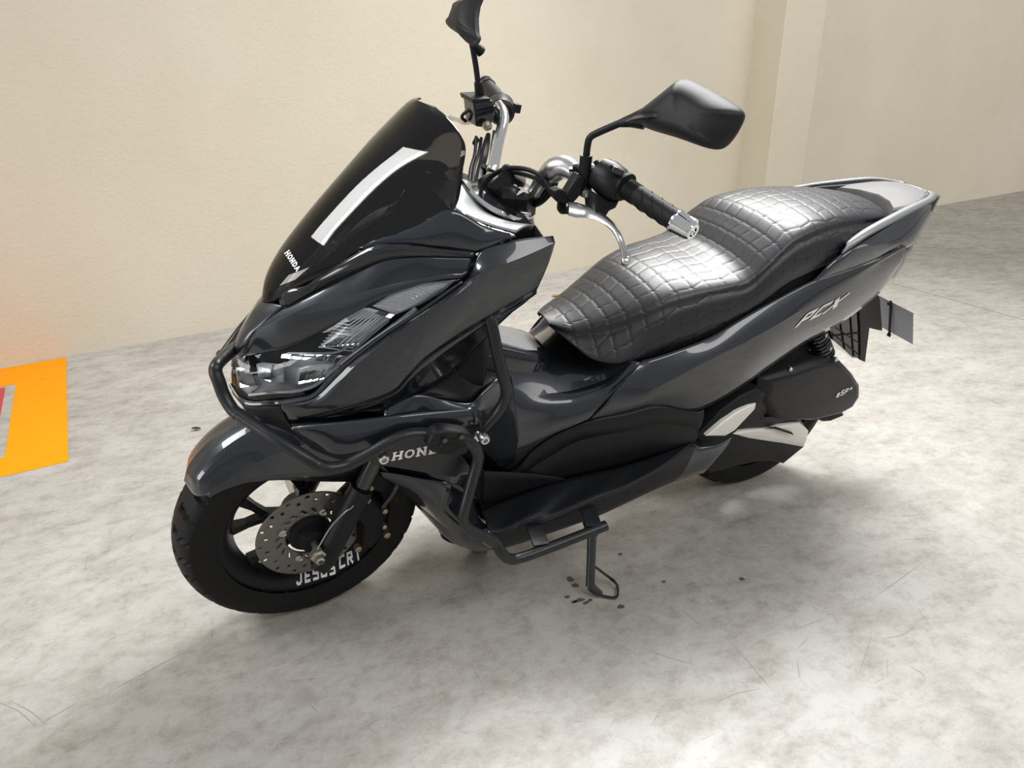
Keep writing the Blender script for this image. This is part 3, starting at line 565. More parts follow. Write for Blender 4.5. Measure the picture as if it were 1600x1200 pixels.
for i in range(NX):
    x, z1, w, z2, b, z0 = cx[i], czt[i], cw[i], czs[i], cyb[i], czb[i]; h = z2 - z0
    e_ = min(1, h * 12)
    half = np.array([(0, b - .012, z0 - .004), (0, b, z0), (0, b * .65 + w * .35 + .006 * e_, z0 + h * .35), (0, b * .2 + w * .8 + .004 * e_, z0 + h * .78), (0, w - .003, z2 - h * .02), (0, w - .013 * e_, z2 + (z1 - z2) * .42), (0, w * .70, z1 - (z1 - z2) * .26), (0, w * .3, z1 - (z1 - z2) * .04), (0, 0, z1)])
    full = np.vstack([half, [(0, -y, z) for _, y, z in half[-2::-1]]]); D = cr(full, 400)
    s = np.r_[0, np.cumsum(np.linalg.norm(np.diff(D, axis=0), axis=1))]; tt = np.linspace(0, s[-1], NY)
    G[i, :, 0] = x; G[i, :, 1] = np.interp(tt, s, D[:, 1]); G[i, :, 2] = np.interp(tt, s, D[:, 2])
    q = tt - s[-1] / 2; HT[i] = q
# quilting: cells 36 x 34 mm, every second row offset
a_ = T[:, None] + 0 * HT; b_ = HT; CA, CB = .037, .035
ia = a_ / CA; jb = b_ / CB + .5
jb = jb + .10 * np.cos(math.pi * ia)
da = np.abs(ia - np.round(ia)) * CA; db = np.abs(jb - np.round(jb)) * CB; d = np.minimum(da, db)
puff = .0007 * (1 - np.exp(-(d / .0028) ** 1.4)); GR = .85 * np.exp(-(d / .0011) ** 2)
edge = np.clip((T / .02), 0, 1)[:, None] * np.clip((T[-1] - T) / .02, 0, 1)[:, None] * np.clip((HT[:, -1:] - np.abs(HT)) / .02, 0, 1)
cd = np.hypot(da, db); tick = np.exp(-(((ia - np.round(ia)) * CA + (jb - np.round(jb)) * CB) / .0016) ** 2) * (cd < .009) * ((np.round(ia) + np.round(jb)) % 1 == 0)
tu = np.gradient(G, axis=0); tv = np.gradient(G, axis=1); N = np.cross(tu, tv); N /= np.linalg.norm(N, axis=2)[..., None] + 1e-12
if N[NX // 2, NY // 2, 2] < 0: N = -N
G += N * ((puff - .0008 * tick) * edge)[..., None]
me = bpy.data.meshes.new('seat'); me.vertices.add(NX * NY); me.vertices.foreach_set('co', G.reshape(-1).astype(np.float32))
I = np.arange(NX * NY).reshape(NX, NY); F = np.stack([I[:-1, :-1], I[:-1, 1:], I[1:, 1:], I[1:, :-1]], -1).reshape(-1, 4)
if True:
    me.loops.add(F.size); me.loops.foreach_set('vertex_index', F.reshape(-1).astype(np.int32)); me.polygons.add(len(F))
    me.polygons.foreach_set('loop_start', np.arange(0, F.size, 4, dtype=np.int32)); me.update(calc_edges=True)
at_ = me.attributes.new('stitch', 'FLOAT', 'POINT'); at_.data.foreach_set('value', np.clip(GR * edge + tick * edge, 0, 1).reshape(-1).astype(np.float32))
me.materials.append(SEAT); me.shade_smooth(); me.update()
if me.polygons[len(F) // 2].normal.z < 0: me.flip_normals()
ST = bpy.data.objects.new('seat', me); C.objects.link(ST); ST.parent = BK; tag(ST, 'black quilted seat cover')
# --- rear mudguard, plate, shock
def plate(px, th, name, m, parent=BK, bevel=.0015, st=False, **k):
    mb = MB().prism(A(px, st), (0, -th, 0));
    if st: mb.steer()
    return build(mb, name, m, parent, bevel=bevel, **k)
RM = plate([(1290, 503, .075), (1343, 468, .075), (1347, 505, .075), (1346, 560, .075), (1332, 559, .075), (1302, 531, .075)], .15, 'rear_mudguard', GLOSS)
plate([(1341, 466, .08), (1352, 464, .08), (1359, 512, .08), (1352, 566, .08), (1345, 563, .08), (1344, 512, .08)], .16, 'mudguard_edge', SATIN, RM)
rq = MB()
for a in ([(1297, 506), (1342, 536)], [(1300, 520), (1344, 556)], [(1312, 497), (1320, 545)], [(1328, 482), (1334, 556)], [(1300, 525), (1345, 520)]):
    P = A([(u, v, .0765) for u, v in a]); rq.tube(np.linspace(P[0], P[1], 6), .0018, 6, smooth=False)
build(rq, 'mudguard_rib', MATTE, RM, kind='stuff')
PBr = plate([(1346, 468, .05), (1369, 456, .05), (1375, 466, .05), (1379, 517, .05), (1372, 516, .05), (1356, 512, .05)], .10, 'plate_bracket', SATIN)
pl = A([(1380, 466, .02), (1427, 489, .10), (1426, 538, .10), (1380, 513, .02)]); dl = pl[1] - pl[0]
c1, c2 = pl[1].copy(), pl[2].copy(); nm = np.array([.0, 1., 0]); xr = (c1[0] + pl[0][0]) / 2
P4 = [(c1[0] + .0, .10, c1[2]), (c2[0], .10, c2[2]), (c2[0], -.10, c2[2]), (c1[0], -.10, c1[2])]
NPp = build(MB().prism(P4, (-.0015, 0, 0)), 'number_plate', LTGREY, BK, bevel=.0005); tag(NPp, 'blank pale grey number plate')
P4 = np.array([(c1[0] + .006, y, z) for y, z in ((.031, c1[2] + .004), (.031, c2[2] - .012), (.025, c2[2] - .012), (.025, c1[2] + .004))]); P4[1:3, 0] = c2[0] + .006
build(MB().prism(P4, (-.004, 0, 0)), 'plate_strip', MATTE, NPp)
for z in (c1[2] - .004, c2[2] - .004): build(MB().lathe([(0, .005), (.006, .005), (.008, .003)], (np.interp(z, [c2[2], c1[2]], [c2[0], c1[0]]) + .006, .028, z), (1, 0, 0), 10), 'screw', MATTE, NPp)
for sgn in (1, -1):
    sa, sb2 = at(1262, 488, .135), at(1292, 566, .135); sa[1] *= sgn; sb2[1] *= sgn; sd = (sb2 - sa); L = np.linalg.norm(sd); sd /= L
    SH = build(MB().tube([sa, sb2], .014, 14), 'shock_absorber', MATTE, BK)
    N0 = np.cross(sd, [0, 1., 0]); N0 /= np.linalg.norm(N0); B0 = np.cross(sd, N0); tt = np.linspace(0, 1, 260)
    build(MB().tube([sa + sd * L * (.12 + .72 * t) + .023 * (math.cos(2 * math.pi * 11 * t) * N0 + math.sin(2 * math.pi * 11 * t) * B0) for t in tt], .0042, 7, smooth=False), 'spring', GLOSS, SH)
# --- air cleaner, transmission
ab = A([(1184, 588, .165), (1232, 574, .165), (1262, 563, .162), (1297, 556, .155), (1312, 564, .152), (1330, 583, .15), (1342, 602, .15), (1342, 618, .15), (1332, 634, .15), (1312, 645, .155), (1265, 656, .165), (1226, 655, .168), (1195, 650, .17), (1178, 620, .17)])
abm = MB().pillow(ab, .075, .018, .80, 5); abb = abm.bvh(); AB = build(abm, 'air_cleaner', SATIN, BK, sharp=40)
build(text('eSP+', [(1305, 621), (1330, 611), (1331, 604), (1306, 613)], abb, .0015, .2, slant=.3), 'emblem', WHITE, AB, flat=True)
for (u, v) in ((1232, 575), (1303, 560)): build(MB().lathe([(0, .006), (.008, .006), (.010, .004)], at(u, v, .165), (0, 1, 0), 10), 'bolt', BOLT, AB)
build(MB().pillow(A([(1266, 650, .14), (1314, 642, .14), (1318, 648, .14), (1296, 657, .14), (1284, 658, .14)]), .06, .005), 'drain_cover', MATTE, AB)
build(MB().pillow(A([(1082, 676, .165), (1124, 634, .17), (1182, 604, .17), (1240, 600, .165), (1250, 655, .16), (1262, 672, .16), (1256, 698, .155), (1224, 724, .145), (1204, 719, .145), (1180, 721, .15), (1140, 730, .15), (1110, 738, .15), (1090, 700, .16)]), .08, .006, .9), 'transmission_case', GLOSS if 0 else SATIN, BK)
bt = A([(1142, 677, .178), (1168, 672, .178), (1200, 669, .178), (1232, 662, .172), (1249, 659, .168), (1263, 673, .164), (1260, 688, .164), (1255, 698, .162), (1222, 692, .168), (1168, 684, .176)])
TC = build(MB().pillow(bt, .02, .004, .9, 3), 'transmission_trim', BRUSH if 0 else WHITEP, BK)
build(MB().prism(A([(1200, 668, .186), (1216, 672, .185), (1241, 680, .181), (1238, 676, .182), (1214, 668, .185)]), (0, -.004, 0)), 'trim_groove', MATTE, TC)
build(MB().pillow(A([(1150, 640, .175), (1178, 614, .175), (1196, 612, .175), (1193, 622, .175), (1150, 668, .176), (1172, 665, .176), (1196, 665, .176), (1232, 655, .172), (1228, 648, .17), (1200, 640, .172)][:0] + [(1148, 668, .176), (1196, 616, .176), (1200, 630, .176), (1186, 656, .176), (1232, 655, .17), (1200, 667, .176)]), .02, .002, .9), 'engine_cover', SATIN, BK)
PG = build(MB().pillow(A([(1086, 682, .205), (1126, 640, .205), (1156, 618, .20), (1182, 606, .20), (1196, 613, .20), (1190, 626, .20), (1164, 656, .205), (1146, 676, .205), (1130, 686, .206), (1104, 692, .206)]), .03, .006, .85), 'passenger_footrest_mount', MATTE, BK)
build(MB().pillow(A([(1103, 681, .22), (1112, 673, .22), (1130, 658, .22), (1150, 643, .216), (1170, 633, .212), (1181, 630, .21), (1180, 637, .21), (1164, 654, .214), (1147, 672, .218), (1132, 681, .22)]), .012, .004, .85), 'passenger_footrest', WHITEP, BK)
pair(MB().tube([(-.95, .12, .30), (-1.1, .125, .27), (-1.252, .11, .25)], [.03, .035, .03], 12), 'swing_arm', MATTE, BK)
build(hull([(-.80, .20, .42, .08), (-.9, .17, .45, .11), (-1.0, .19, .46, .12), (-1.08, .24, .42, .07)]), 'engine', MATTE, BK)
build(MB().tube([(-.75, -.12, .20), (-1.0, -.15, .20), (-1.2, -.17, .25), (-1.45, -.175, .34)], [.02, .025, .055, .055], 16), 'exhaust', SATIN, BK)
# --- wheels
def tyre(cx, cz, Rr, hw, tread, st):
    n, m = 360, 61; q = np.linspace(-1, 1, m); ang = np.linspace(0, 2 * math.pi, n, endpoint=False); G = np.zeros((n, m, 3)); rimr = Rr - .078
    for j, s in enumerate(q):
        a = abs(s)
        if a < .62: t = a / .62; y = hw * math.sin(t * 1.25); r = Rr - .030 * (1 - math.cos(t * 1.25)) * 1.25
        else:
            t = (a - .62) / .38; y0 = hw * math.sin(1.25); r0 = Rr - .030 * (1 - math.cos(1.25)) * 1.25
            y = y0 + (hw * 1.0 - y0) * math.sin(min(1, t * 2) * math.pi / 2) - .014 * max(0, t - .45); r = r0 + (rimr - r0) * t
        for i, al in enumerate(ang):
            dr = 0
            if a < .60 and tread:
                ph = (al / (2 * math.pi) * 30 + a * 1.1 * (1 if s > 0 else -1) * .4) % 1
                if abs(ph - .5) < .13 and .08 < a < .60: dr = .009
            elif a < .60 and abs(a - .2) < .03: dr = .004
            rr = r - dr; G[i, j] = (cx + rr * math.cos(al), y * (1 if s > 0 else -1), cz + rr * math.sin(al))
    mb = MB().grid(G, wu=True); return mb.steer() if st else mb
def rimmesh(cx, cz, Rr, w, st):
    pr = [(-w, Rr), (-w * .9, Rr - .012), (-w * .45, Rr - .022), (-w * .3, Rr - .030), (w * .3, Rr - .030), (w * .45, Rr - .022), (w * .9, Rr - .012), (w, Rr), (w, Rr - .006), (w * .85, Rr - .018), (w * .42, Rr - .030), (0, Rr - .038), (-w * .42, Rr - .030), (-w * .85, Rr - .018), (-w, Rr - .006)]
    n = 96; a = np.linspace(0, 2 * math.pi, n, endpoint=False); G = np.array([[(cx + r * math.cos(t), y, cz + r * math.sin(t)) for y, r in pr] for t in a]); mb = MB().grid(G, wu=True, wv=True)
    mb.lathe([(-.045, .03), (-.04, .036), (.04, .036), (.045, .03)], (cx, 0, cz), (0, 1, 0), 24)
    return mb.steer() if st else mb
def spoke(cx, cz, th, R1, st):
    mb = MB(); e = lambda r, t, y=0: np.array([cx + r * math.cos(t), y, cz + r * math.sin(t)])
    mb.bar(e(.028, th), e(.09, th), .026, .030, (0, 1, 0), .022, .026)
    for s in (-1, 1):
        mb.bar(e(.082, th + s * .04), e(R1 * .80, th + s * .20), .016, .024, (0, 1, 0), .014, .022); mb.bar(e(R1 * .78, th + s * .195), e(R1, th + s * .26), .014, .022, (0, 1, 0), .022, .026)
    return mb.steer() if st else mb
def wheel(name, cx, cz, Rr, hw, st, ph):
    rm = rimmesh(cx, cz, Rr - .075, hw * .72, st); Wh = build(rm, name, SATIN, BK, sharp=50)
    build(tyre(cx, cz, Rr, hw, True, st), 'tyre', RUBBER, Wh, sharp=40)
    for k in range(5): build(spoke(cx, cz, ph + k * 2 * math.pi / 5, Rr - .108, st), 'spoke', SATIN, Wh, bevel=.003)
    return Wh, rm
FW, frm = wheel('front_wheel', 0, .255, .255, .056, True, .42); RW, _ = wheel('rear_wheel', -1.238, .25, .25, .066, False, .2)
fb_ = frm.bvh()
build(text('JESUS', [(461, 915), (526, 895), (525, 877), (461, 896)], fb_, .0015, .24, gap=.15), 'lettering', WHITE, FW, flat=True); build(text('CRI', [(529, 889), (566, 871), (564, 855), (528, 870)], fb_, .0015, .24, gap=.15), 'lettering', WHITE, FW, flat=True)
# rim ray casts run in the bike frame because the rim mesh already holds the steering angle
def disc(cx, cz, y, r0, r1, st):
    n, m = 240, 16; a = np.linspace(0, 2 * math.pi, n, endpoint=False); rr = np.linspace(r0, r1, m); mb = MB(); V = [(cx + r * math.cos(t), y, cz + r * math.sin(t)) for t in a for r in rr]; F_ = []
    for i in range(n):
        for j in range(m - 1):
            hole = (j in (12, 13) and i % 15 in (0, 1, 2)) or (j in (9, 10) and i % 15 in (7, 8, 9)) or (j in (2, 3, 4) and (i + 2 * j) % 12 in (0, 1, 2, 3))
            if not hole: F_.append((i * m + j, ((i + 1) % n) * m + j, ((i + 1) % n) * m + j + 1, i * m + j + 1))
    mb.add(V, F_); return mb.steer() if st else mb
DS = build(disc(0, .255, .058, .050, .110, True), 'brake_disc', STEEL, FW, solid=.004)
def fl_(mb): return mb.steer()
for k in range(4):
    t = .5 + k * math.pi / 2; build(fl_(MB().lathe([(0, .009), (.008, .009), (.010, .006), (.006, .004)], (.062 * math.cos(t), .058, .255 + .062 * math.sin(t)), (0, 1, 0), 12)), 'disc_bolt', BOLT, FW)
build(fl_(MB().lathe([(.02, .045), (.058, .045), (.062, .03), (.085, .026), (.088, .012)], (0, 0, .255), (0, 1, 0), 24)), 'hub_cover', MATTE, FW)
# --- front fork, caliper, mudguard
for sgn in (1, -1):
    y = .098 * sgn
    FK = build(fl_(MB().tube([(-.004, y, .196), (-.016, y, .215), (-.105, y, .378)], [.022, .025, .025], 18, smooth=False)), 'fork_leg', SATIN, BK)
    build(fl_(MB().tube([(-.10, y, .37), (-.22, y * .95, .60)], .0165, 16)), 'fork_tube', GLOSS, FK)
build(fl_(MB().lathe([(0, .016), (.012, .016), (.013, .011), (.026, .010), (.028, .006), (.02, .005)], (.002, .112, .252), (0, 1, 0), 6)), 'axle_nut', BOLT, BK)
build(fl_(MB().tube([(0, -.12, .255), (0, .125, .255)], .008, 10)), 'front_axle', BOLT, BK)
CL = build(fl_(MB().pillow([(-.075, .085, .33), (-.12, .085, .345), (-.155, .085, .30), (-.15, .085, .22), (-.12, .085, .185), (-.095, .085, .20), (-.10, .085, .27)], .05, .012, .7)), 'brake_caliper', MATTE, BK)
for (x, z, r) in ((-.11, .345, .009), (-.148, .300, .007), (-.145, .255, .006), (-.15, .228, .008), (-.085, .215, .008), (-.12, .375, .007)):
    build(fl_(MB().lathe([(0, r), (.012, r), (.014, r * .6)], (x, .095, z), (0, 1, 0), 6)), 'bolt', RUST if r < .0085 else BOLT, CL)
build(fl_(MB().tube([(-.145, .10, .31), (-.17, .11, .36), (-.19, .10, .41), (-.21, .08, .46)], .005, 8)), 'brake_hose', GLOSS, CL)
build(fl_(MB().tube([(.003, .125, .275), (-.03, .12, .32), (-.06, .124, .352), (-.075, .12, .355), (-.10, .10, .365)], .0016, 6)), 'sensor_wire', BRUSH, BK)
cz_ = [(.204, .430), (.188, .466), (.145, .508), (.085, .538), (.01, .555), (-.08, .545), (-.16, .50)]
g0 = np.array([(x, 0, z) for x, z in cz_]); g1 = np.array([(x - .008 - .004 * (i == 0), .040, z - .006) for i, (x, z) in enumerate(cz_)])
g2 = np.array([(.172, .060, .432), (.150, .060, .452), (.104, .063, .474), (.04, .071, .497), (-.02, .076, .505), (-.09, .078, .498), (-.17, .075, .46)])
g3 = np.array([(.170, .062, .428), (.142, .066, .440), (.10, .071, .446), (.04, .075, .433), (-.03, .077, .405), (-.09, .076, .380), (-.145, .075, .35)])
fr = [cr(g, 50) for g in (g0, g1, g2)]; top = np.stack([cr(np.array([np.array([f0[0], -.040, f0[2]]) * 0 + np.array([f1[0], -f1[1], f1[2]]), f0, f1, f2])[[1, 2, 3]], 12) for f0, f1, f2 in zip(*fr)], 1)
fm = MB().grid(top); e2, e3 = cr(g2, 50), cr(g3, 50); fm.grid(np.stack([e2 * (1 - t) + e3 * t for t in np.linspace(0, 1, 5)]))
FM = build(both(fm).steer(), 'front_mudguard', PAINT, BK, solid=.003, weld=True, sharp=13)
build(fl_(MB().bar((-.14, 0, .50), (-.20, 0, .60), .17, .03, (0, 1, 0))), 'fork_bridge', MATTE, BK, bevel=.004)
build(MB().prism(A([(572, 716, .09), (608, 736, .09), (624, 790, .09), (600, 770, .09), (566, 760, .09)]), (0, -.18, 0)), 'inner_mudguard', MATTE, BK)
# --- crash guard, left and right
def guard(sgn):
    def P(px): 
        a = A(px); a[:, 1] *= sgn; return a
    m1 = P([(365, 642, .10), (395, 662, .13), (435, 688, .17), (475, 713, .20), (497, 726, .21), (516, 731, .22), (540, 727, .22), (560, 718, .22), (582, 706, .22), (610, 690, .22), (640, 679, .222), (672, 678, .225)])
    G0 = MB().tube(m1, .0112, 14); gd = build(G0, 'crash_guard', POWDER, BK, sharp=60)
    build(MB().tube(P([(690, 672, .235), (720, 682, .245), (740, 697, .25), (747, 712, .25), (744, 730, .252), (735, 762, .26), (726, 796, .27), (724, 810, .272), (730, 824, .275), (746, 834, .28), (768, 843, .282), (776, 850, .285), (784, 864, .295), (795, 873, .30), (812, 872, .30), (860, 855, .30), (947, 821, .30)]), .0112, 14), 'lower_bar', POWDER, gd, sharp=60)
    build(MB().tube(P([(758, 480, .185), (768, 508, .20), (776, 546, .21), (786, 588, .22), (791, 606, .222), (790, 622, .222), (780, 642, .22), (764, 662, .22), (752, 678, .22)]), [.010, .011, .011, .011, .011, .011, .011, .009, .006], 14), 'upper_bar', POWDER, gd, sharp=60)
    pp = P([(568, 712, .212), (580, 704, .212), (606, 690, .214), (640, 676, .216), (676, 672, .22), (700, 684, .222), (712, 700, .222), (735, 730, .222), (711, 746, .222), (660, 738, .218), (614, 730, .214), (584, 727, .212)])
    pm = MB().prism(pp, (0, -.004 * sgn, 0)); pl_ = build(pm, 'mounting_plate', POWDER, gd, bevel=.001)
    for (u, v, r, Y) in ((597, 712, .010, .214), (754, 682, .010, .224)):
        o = P([(u, v, Y)])[0]; build(MB().lathe([(-.004, r), (.012, r), (.015, r * .8), (.015, r * .5), (.008, r * .45)], o, (0, sgn, 0), 14), 'bolt', ALU, gd)
    o = P([(745, 680, .21)])[0]; build(MB().lathe([(0, .009), (.008, .009)], o, (0, sgn, 0), 12), 'spacer', ALU, gd)
    # crash bobbin: rounded block with bevelled top
    th = np.linspace(0, 2 * math.pi, 28, endpoint=False); c = P([(704, 691, .248)])[0]; al = math.radians(-24)
    ring = np.array([c + np.array([-(.044 * np.sign(math.cos(t)) * abs(math.cos(t)) ** .6 * math.cos(al) - .026 * np.sign(math.sin(t)) * abs(math.sin(t)) ** .7 * math.sin(al)), 0, .044 * np.sign(math.cos(t)) * abs(math.cos(t)) ** .6 * math.sin(al) + .026 * np.sign(math.sin(t)) * abs(math.sin(t)) ** .7 * math.cos(al)]) for t in th])
    sl_ = build(MB().pillow(ring, .020, .006, .86, 3, (0, sgn, 0)), 'slider_block', SATIN, gd, sharp=30)
    for t in (.9, 2.2):
        p = c + np.array([-.026 * math.cos(t), .007 * sgn, .020 * math.sin(t)]); build(MB().lathe([(0, .005), (.006, .005), (.0062, .003)], p, (0, sgn, 0), 10), 'screw', GLOSS, sl_)
    p = c + np.array([0, .0095 * sgn, -.004]); e = [p + np.array([-.026 * math.cos(t), 0, .013 * math.sin(t)]) for t in np.linspace(0, 2 * math.pi, 40)]
    mm = MB().tube(e, .0009, 5, smooth=False)
    for k in range(5):
        q = p + np.array([.016 - .008 * k, .0005 * sgn, -.004]); mm.tube([q, q + np.array([-.002, 0, .010])], .0008, 5)
    build(mm, 'embossing', SATIN, sl_)
    for u0, v0, u1, v1 in ((846, 812, 864, 852), (930, 782, 946, 822)):
        a = P([(u0 - 14, v0 + 4, .235)])[0]; b = P([(u0 + 4, v1 - 2, .30)])[0] if 0 else P([(u1 - 18, v1, .298)])[0]
        build(MB().bar(a, b, .034, .005, (0, 0, 1)), 'footrest_bracket', POWDER, gd, bevel=.001)
    return gd, pm
GDL, plm = guard(1); guard(-1)
tag(GDL, 'black tubular crash guard')
pb = plm.bvh(); build(text('HONDA', [(610, 719.5), (706, 703), (706, 690), (613, 707)], pb, .0012, .23, True), 'lettering', WHITE, GDL, flat=True)
hp = A([(365, 642, .10), (356, 630, .08), (348, 614, .06), (341, 596, .03), (337, 580, .0)]); hp = np.vstack([hp, [[at(337, 580, 0)[0] - .0, -.03, .650]], [[.100, -.06, .656]], [[.085, -.10, .650]], ])
hpL = A([(365, 642, .10), (352, 622, .07), (340, 594, .045), (336, 578, .035), (346, 564, .02), (365, 549, .0)])
build(MB().tube(A([(372, 648, .108), (362, 638, .095), (350, 618, .08), (342, 596, .07), (337, 582, .062), (338, 572, .055), (346, 562, .03), (362, 548, -.01), (372, 540, -.04)]), .0112, 14), 'front_hoop', POWDER, GDL)
build(MB().tube(A([(372, 540, -.04)] ).tolist() + [(.02, -.10, .69), (.05, -.12, .65), tuple(A([(372, 648, .108)])[0] * np.array([1, -1, 1]))], .0112, 14), 'front_hoop', POWDER, GDL)
# --- side stand
sA, sB = at(926, 810, .20), at(922, 916, .275); SS = build(MB().tube([sA, sA * .35 + sB * .65, sB], [.011, .0105, .0105], 14), 'side_stand', GLOSS, BK)
ft = Rx(LEAN) @ floorpt(938, 932); build(MB().tube([sB, (sB + ft) / 2 + np.array([-.003, .004, 0]), ft + Rx(LEAN) @ np.array([0, 0, .008])], [.011, .010, .008], 12), 'stand_foot', GLOSS, SS)
fw_ = lambda u, v, z: Rx(LEAN) @ floorpt(u, v, z)
build(MB().tube([at(922, 880, .25), fw_(945, 897, .03), fw_(962, 911, .018), fw_(965, 920, .006), fw_(963, 933, .005), fw_(950, 933, .005), fw_(940, 931, .006)], .0035, 8), 'stand_arm', GLOSS, SS)
build(MB().bar(at(915, 800, .19), at(928, 838, .21), .03, .02), 'stand_pivot', MATTE, SS, bevel=.003)
# --- handlebar (steered frame)
def F(px): return A(px, True)
HB = build(fl_(MB().tube([(-.448, -.06, .928), (-.448, .06, .928)], .013, 16)), 'handlebar', CHROME, BK)
build(fl_(MB().tube([(-.495, .14, .995), (-.515, .18, 1.004), (-.54, .25, .99), (-.575, .37, .972)], .0115, 16)), 'bar_tube', CHROME, HB)
build(fl_(MB().tube([(-.528, -.20, 1.010), (-.545, -.23, 1.014), (-.60, -.34, 1.014)], .0115, 16)), 'bar_tube', CHROME, HB)
build(fl_(MB().pillow([(-.41, -.05, .925), (-.41, .05, .925), (-.45, .075, .925), (-.485, .05, .925), (-.485, -.05, .925), (-.45, -.075, .925)], .04, .012, .7, 3, (0, 0, 1))), 'bar_clamp', SATIN, HB)
# chrome clamp tube visible on the right side
build(fl_(MB().tube(F([(768, 268, -.06), (772, 255, -.07), (779, 220, -.11), (786, 192, -.15), (786, 176, -.18), (780, 165, -.21)]), .0115, 16)), 'riser_tube', CHROME, HB)
build(fl_(MB().tube(F([(838, 300, .06), (850, 282, .075), (866, 266, .10), (884, 262, .12), (905, 275, .15)]), [.015, .018, .022, .020, .014], 16)), 'riser_tube', ALU, HB)
# left grip group
g0_, g1_ = F([(982, 296, .245)])[0], F([(1056, 345, .345)])[0]; gd_ = g1_ - g0_; GLn = np.linalg.norm(gd_); gd_ /= GLn
GP = build(fl_(MB().lathe([(-.02, .019), (-.012, .024), (-.006, .024), (-.004, .0165), (.0, .0165), (.02, .0165), (GLn * .97, .0172), (GLn * .98, .019), (GLn, .019)], g0_, gd_, 28)), 'left_grip', RUBBER, HB, sharp=40)
Nn = np.cross(gd_, [0, 0, 1.]); Nn /= np.linalg.norm(Nn); Bn = np.cross(gd_, Nn); rr = MB()
for k in range(4):
    for q in range(4):
        P = [g0_ + gd_ * (.03 + .022 * k + .014 * t) + .0170 * (math.cos(q * 1.57 + 1.1 * t + .3) * Nn + math.sin(q * 1.57 + 1.1 * t + .3) * Bn) for t in np.linspace(0, 1, 8)]; rr.tube(P, .0012, 5, smooth=False)
for k in range(7):
    t = np.linspace(0, 2 * math.pi, 25); rr.tube([g0_ + gd_ * (.002 + .0028 * k) + .0168 * (math.cos(a) * Nn + math.sin(a) * Bn) for a in t], .0008, 5, smooth=False)
build(fl_(rr), 'grip_tread', MATTE, GP, kind='stuff')
build(fl_(MB().lathe([(0, .019), (.003, .0195), (.005, .0185), (.030, .0155), (.036, .013), (.036, .008), (.028, .0075)], g1_, gd_, 28, cap=True)), 'bar_end_weight', CHROME, HB, sharp=30)
# left switch gear
s0_, s1_ = F([(935, 268, .185)])[0], F([(972, 295, .235)])[0]
SW = build(fl_(MB().lathe([(0, .020), (.004, .027), (.02, .030), (.042, .029), (.054, .022), (.056, .018)], s0_, s1_ - s0_, 24)), 'switch_housing', SATIN, HB, sharp=30)
build(fl_(MB().pillow(F([(928, 300, .22), (948, 312, .225), (968, 312, .23), (962, 324, .23), (950, 330, .23), (945, 338, .23), (930, 330, .225)]), .03, .004)), 'switch_housing', SATIN, SW)
build(fl_(MB().bar(F([(955, 262, .235)])[0], F([(972, 270, .24)])[0], .016, .010)), 'rocker_switch', GLOSS, SW, bevel=.002)
build(fl_(MB().bar(F([(930, 258, .19)])[0], F([(936, 254, .195)])[0], .008, .012)), 'rocker_switch', MATTE, SW, bevel=.002)
# brake lever brackets
LB = build(fl_(MB().prism(F([(905, 272, .185), (917, 278, .19), (905, 308, .19), (896, 318, .19), (884, 306, .185)]), (0, -.02, 0))), 'lever_bracket', SATIN, HB, bevel=.003)
build(fl_(MB().prism(F([(906, 262, .17), (924, 262, .18), (926, 300, .19), (918, 312, .19), (904, 306, .185)]), (0, -.025, 0))), 'lever_bracket', GLOSS, HB, bevel=.003)
build(fl_(MB().lathe([(0, .006), (.01, .006), (.011, .003)], F([(914, 301, .195)])[0], (0, 1, 0), 10)), 'pivot_bolt', BOLT, LB)
build(fl_(MB().prism(F([(866, 300, .18), (876, 295, .18), (893, 304, .185), (894, 316, .185), (884, 320, .185), (868, 312, .18)]), (0, -.02, 0))), 'lever_switch', MATTE, LB, bevel=.002)
lv = F([(888, 326, .20), (900, 328, .205), (918, 332, .215), (940, 341, .24), (958, 355, .265), (968, 372, .285), (974, 390, .295), (976, 404, .30)])
l0 = cr(lv, 40); w_ = np.interp(np.linspace(0, 1, 40), [0, .15, .4, .7, 1], [.013, .0145, .009, .0056, .0052]); h_ = np.interp(np.linspace(0, 1, 40), [0, .2, 1], [.0045, .0045, .0045])
Tn = np.gradient(l0, axis=0); Tn /= np.linalg.norm(Tn, axis=1)[:, None]; up = np.array([.2, .6, .75]); rows = []
for p, t, w, h in zip(l0, Tn, w_, h_):
    b = np.cross(t, up); b /= np.linalg.norm(b); c = np.cross(b, t); a = np.linspace(0, 2 * math.pi, 12, endpoint=False); rows.append(p + np.outer(np.cos(a) * w, b) + np.outer(np.sin(a) * h, c))
lm = MB().grid(np.array(rows), wv=True); lm.f += [tuple(range(12)), tuple(39 * 12 + 11 - j for j in range(12))]
lm.lathe([(-.007, .004), (-.005, .0075), (.0, .0085), (.005, .0075), (.007, .004)], F([(977, 407, .30)])[0], (.2, .6, .75), 14)
build(fl_(lm), 'brake_lever', ALU, HB, sharp=50)
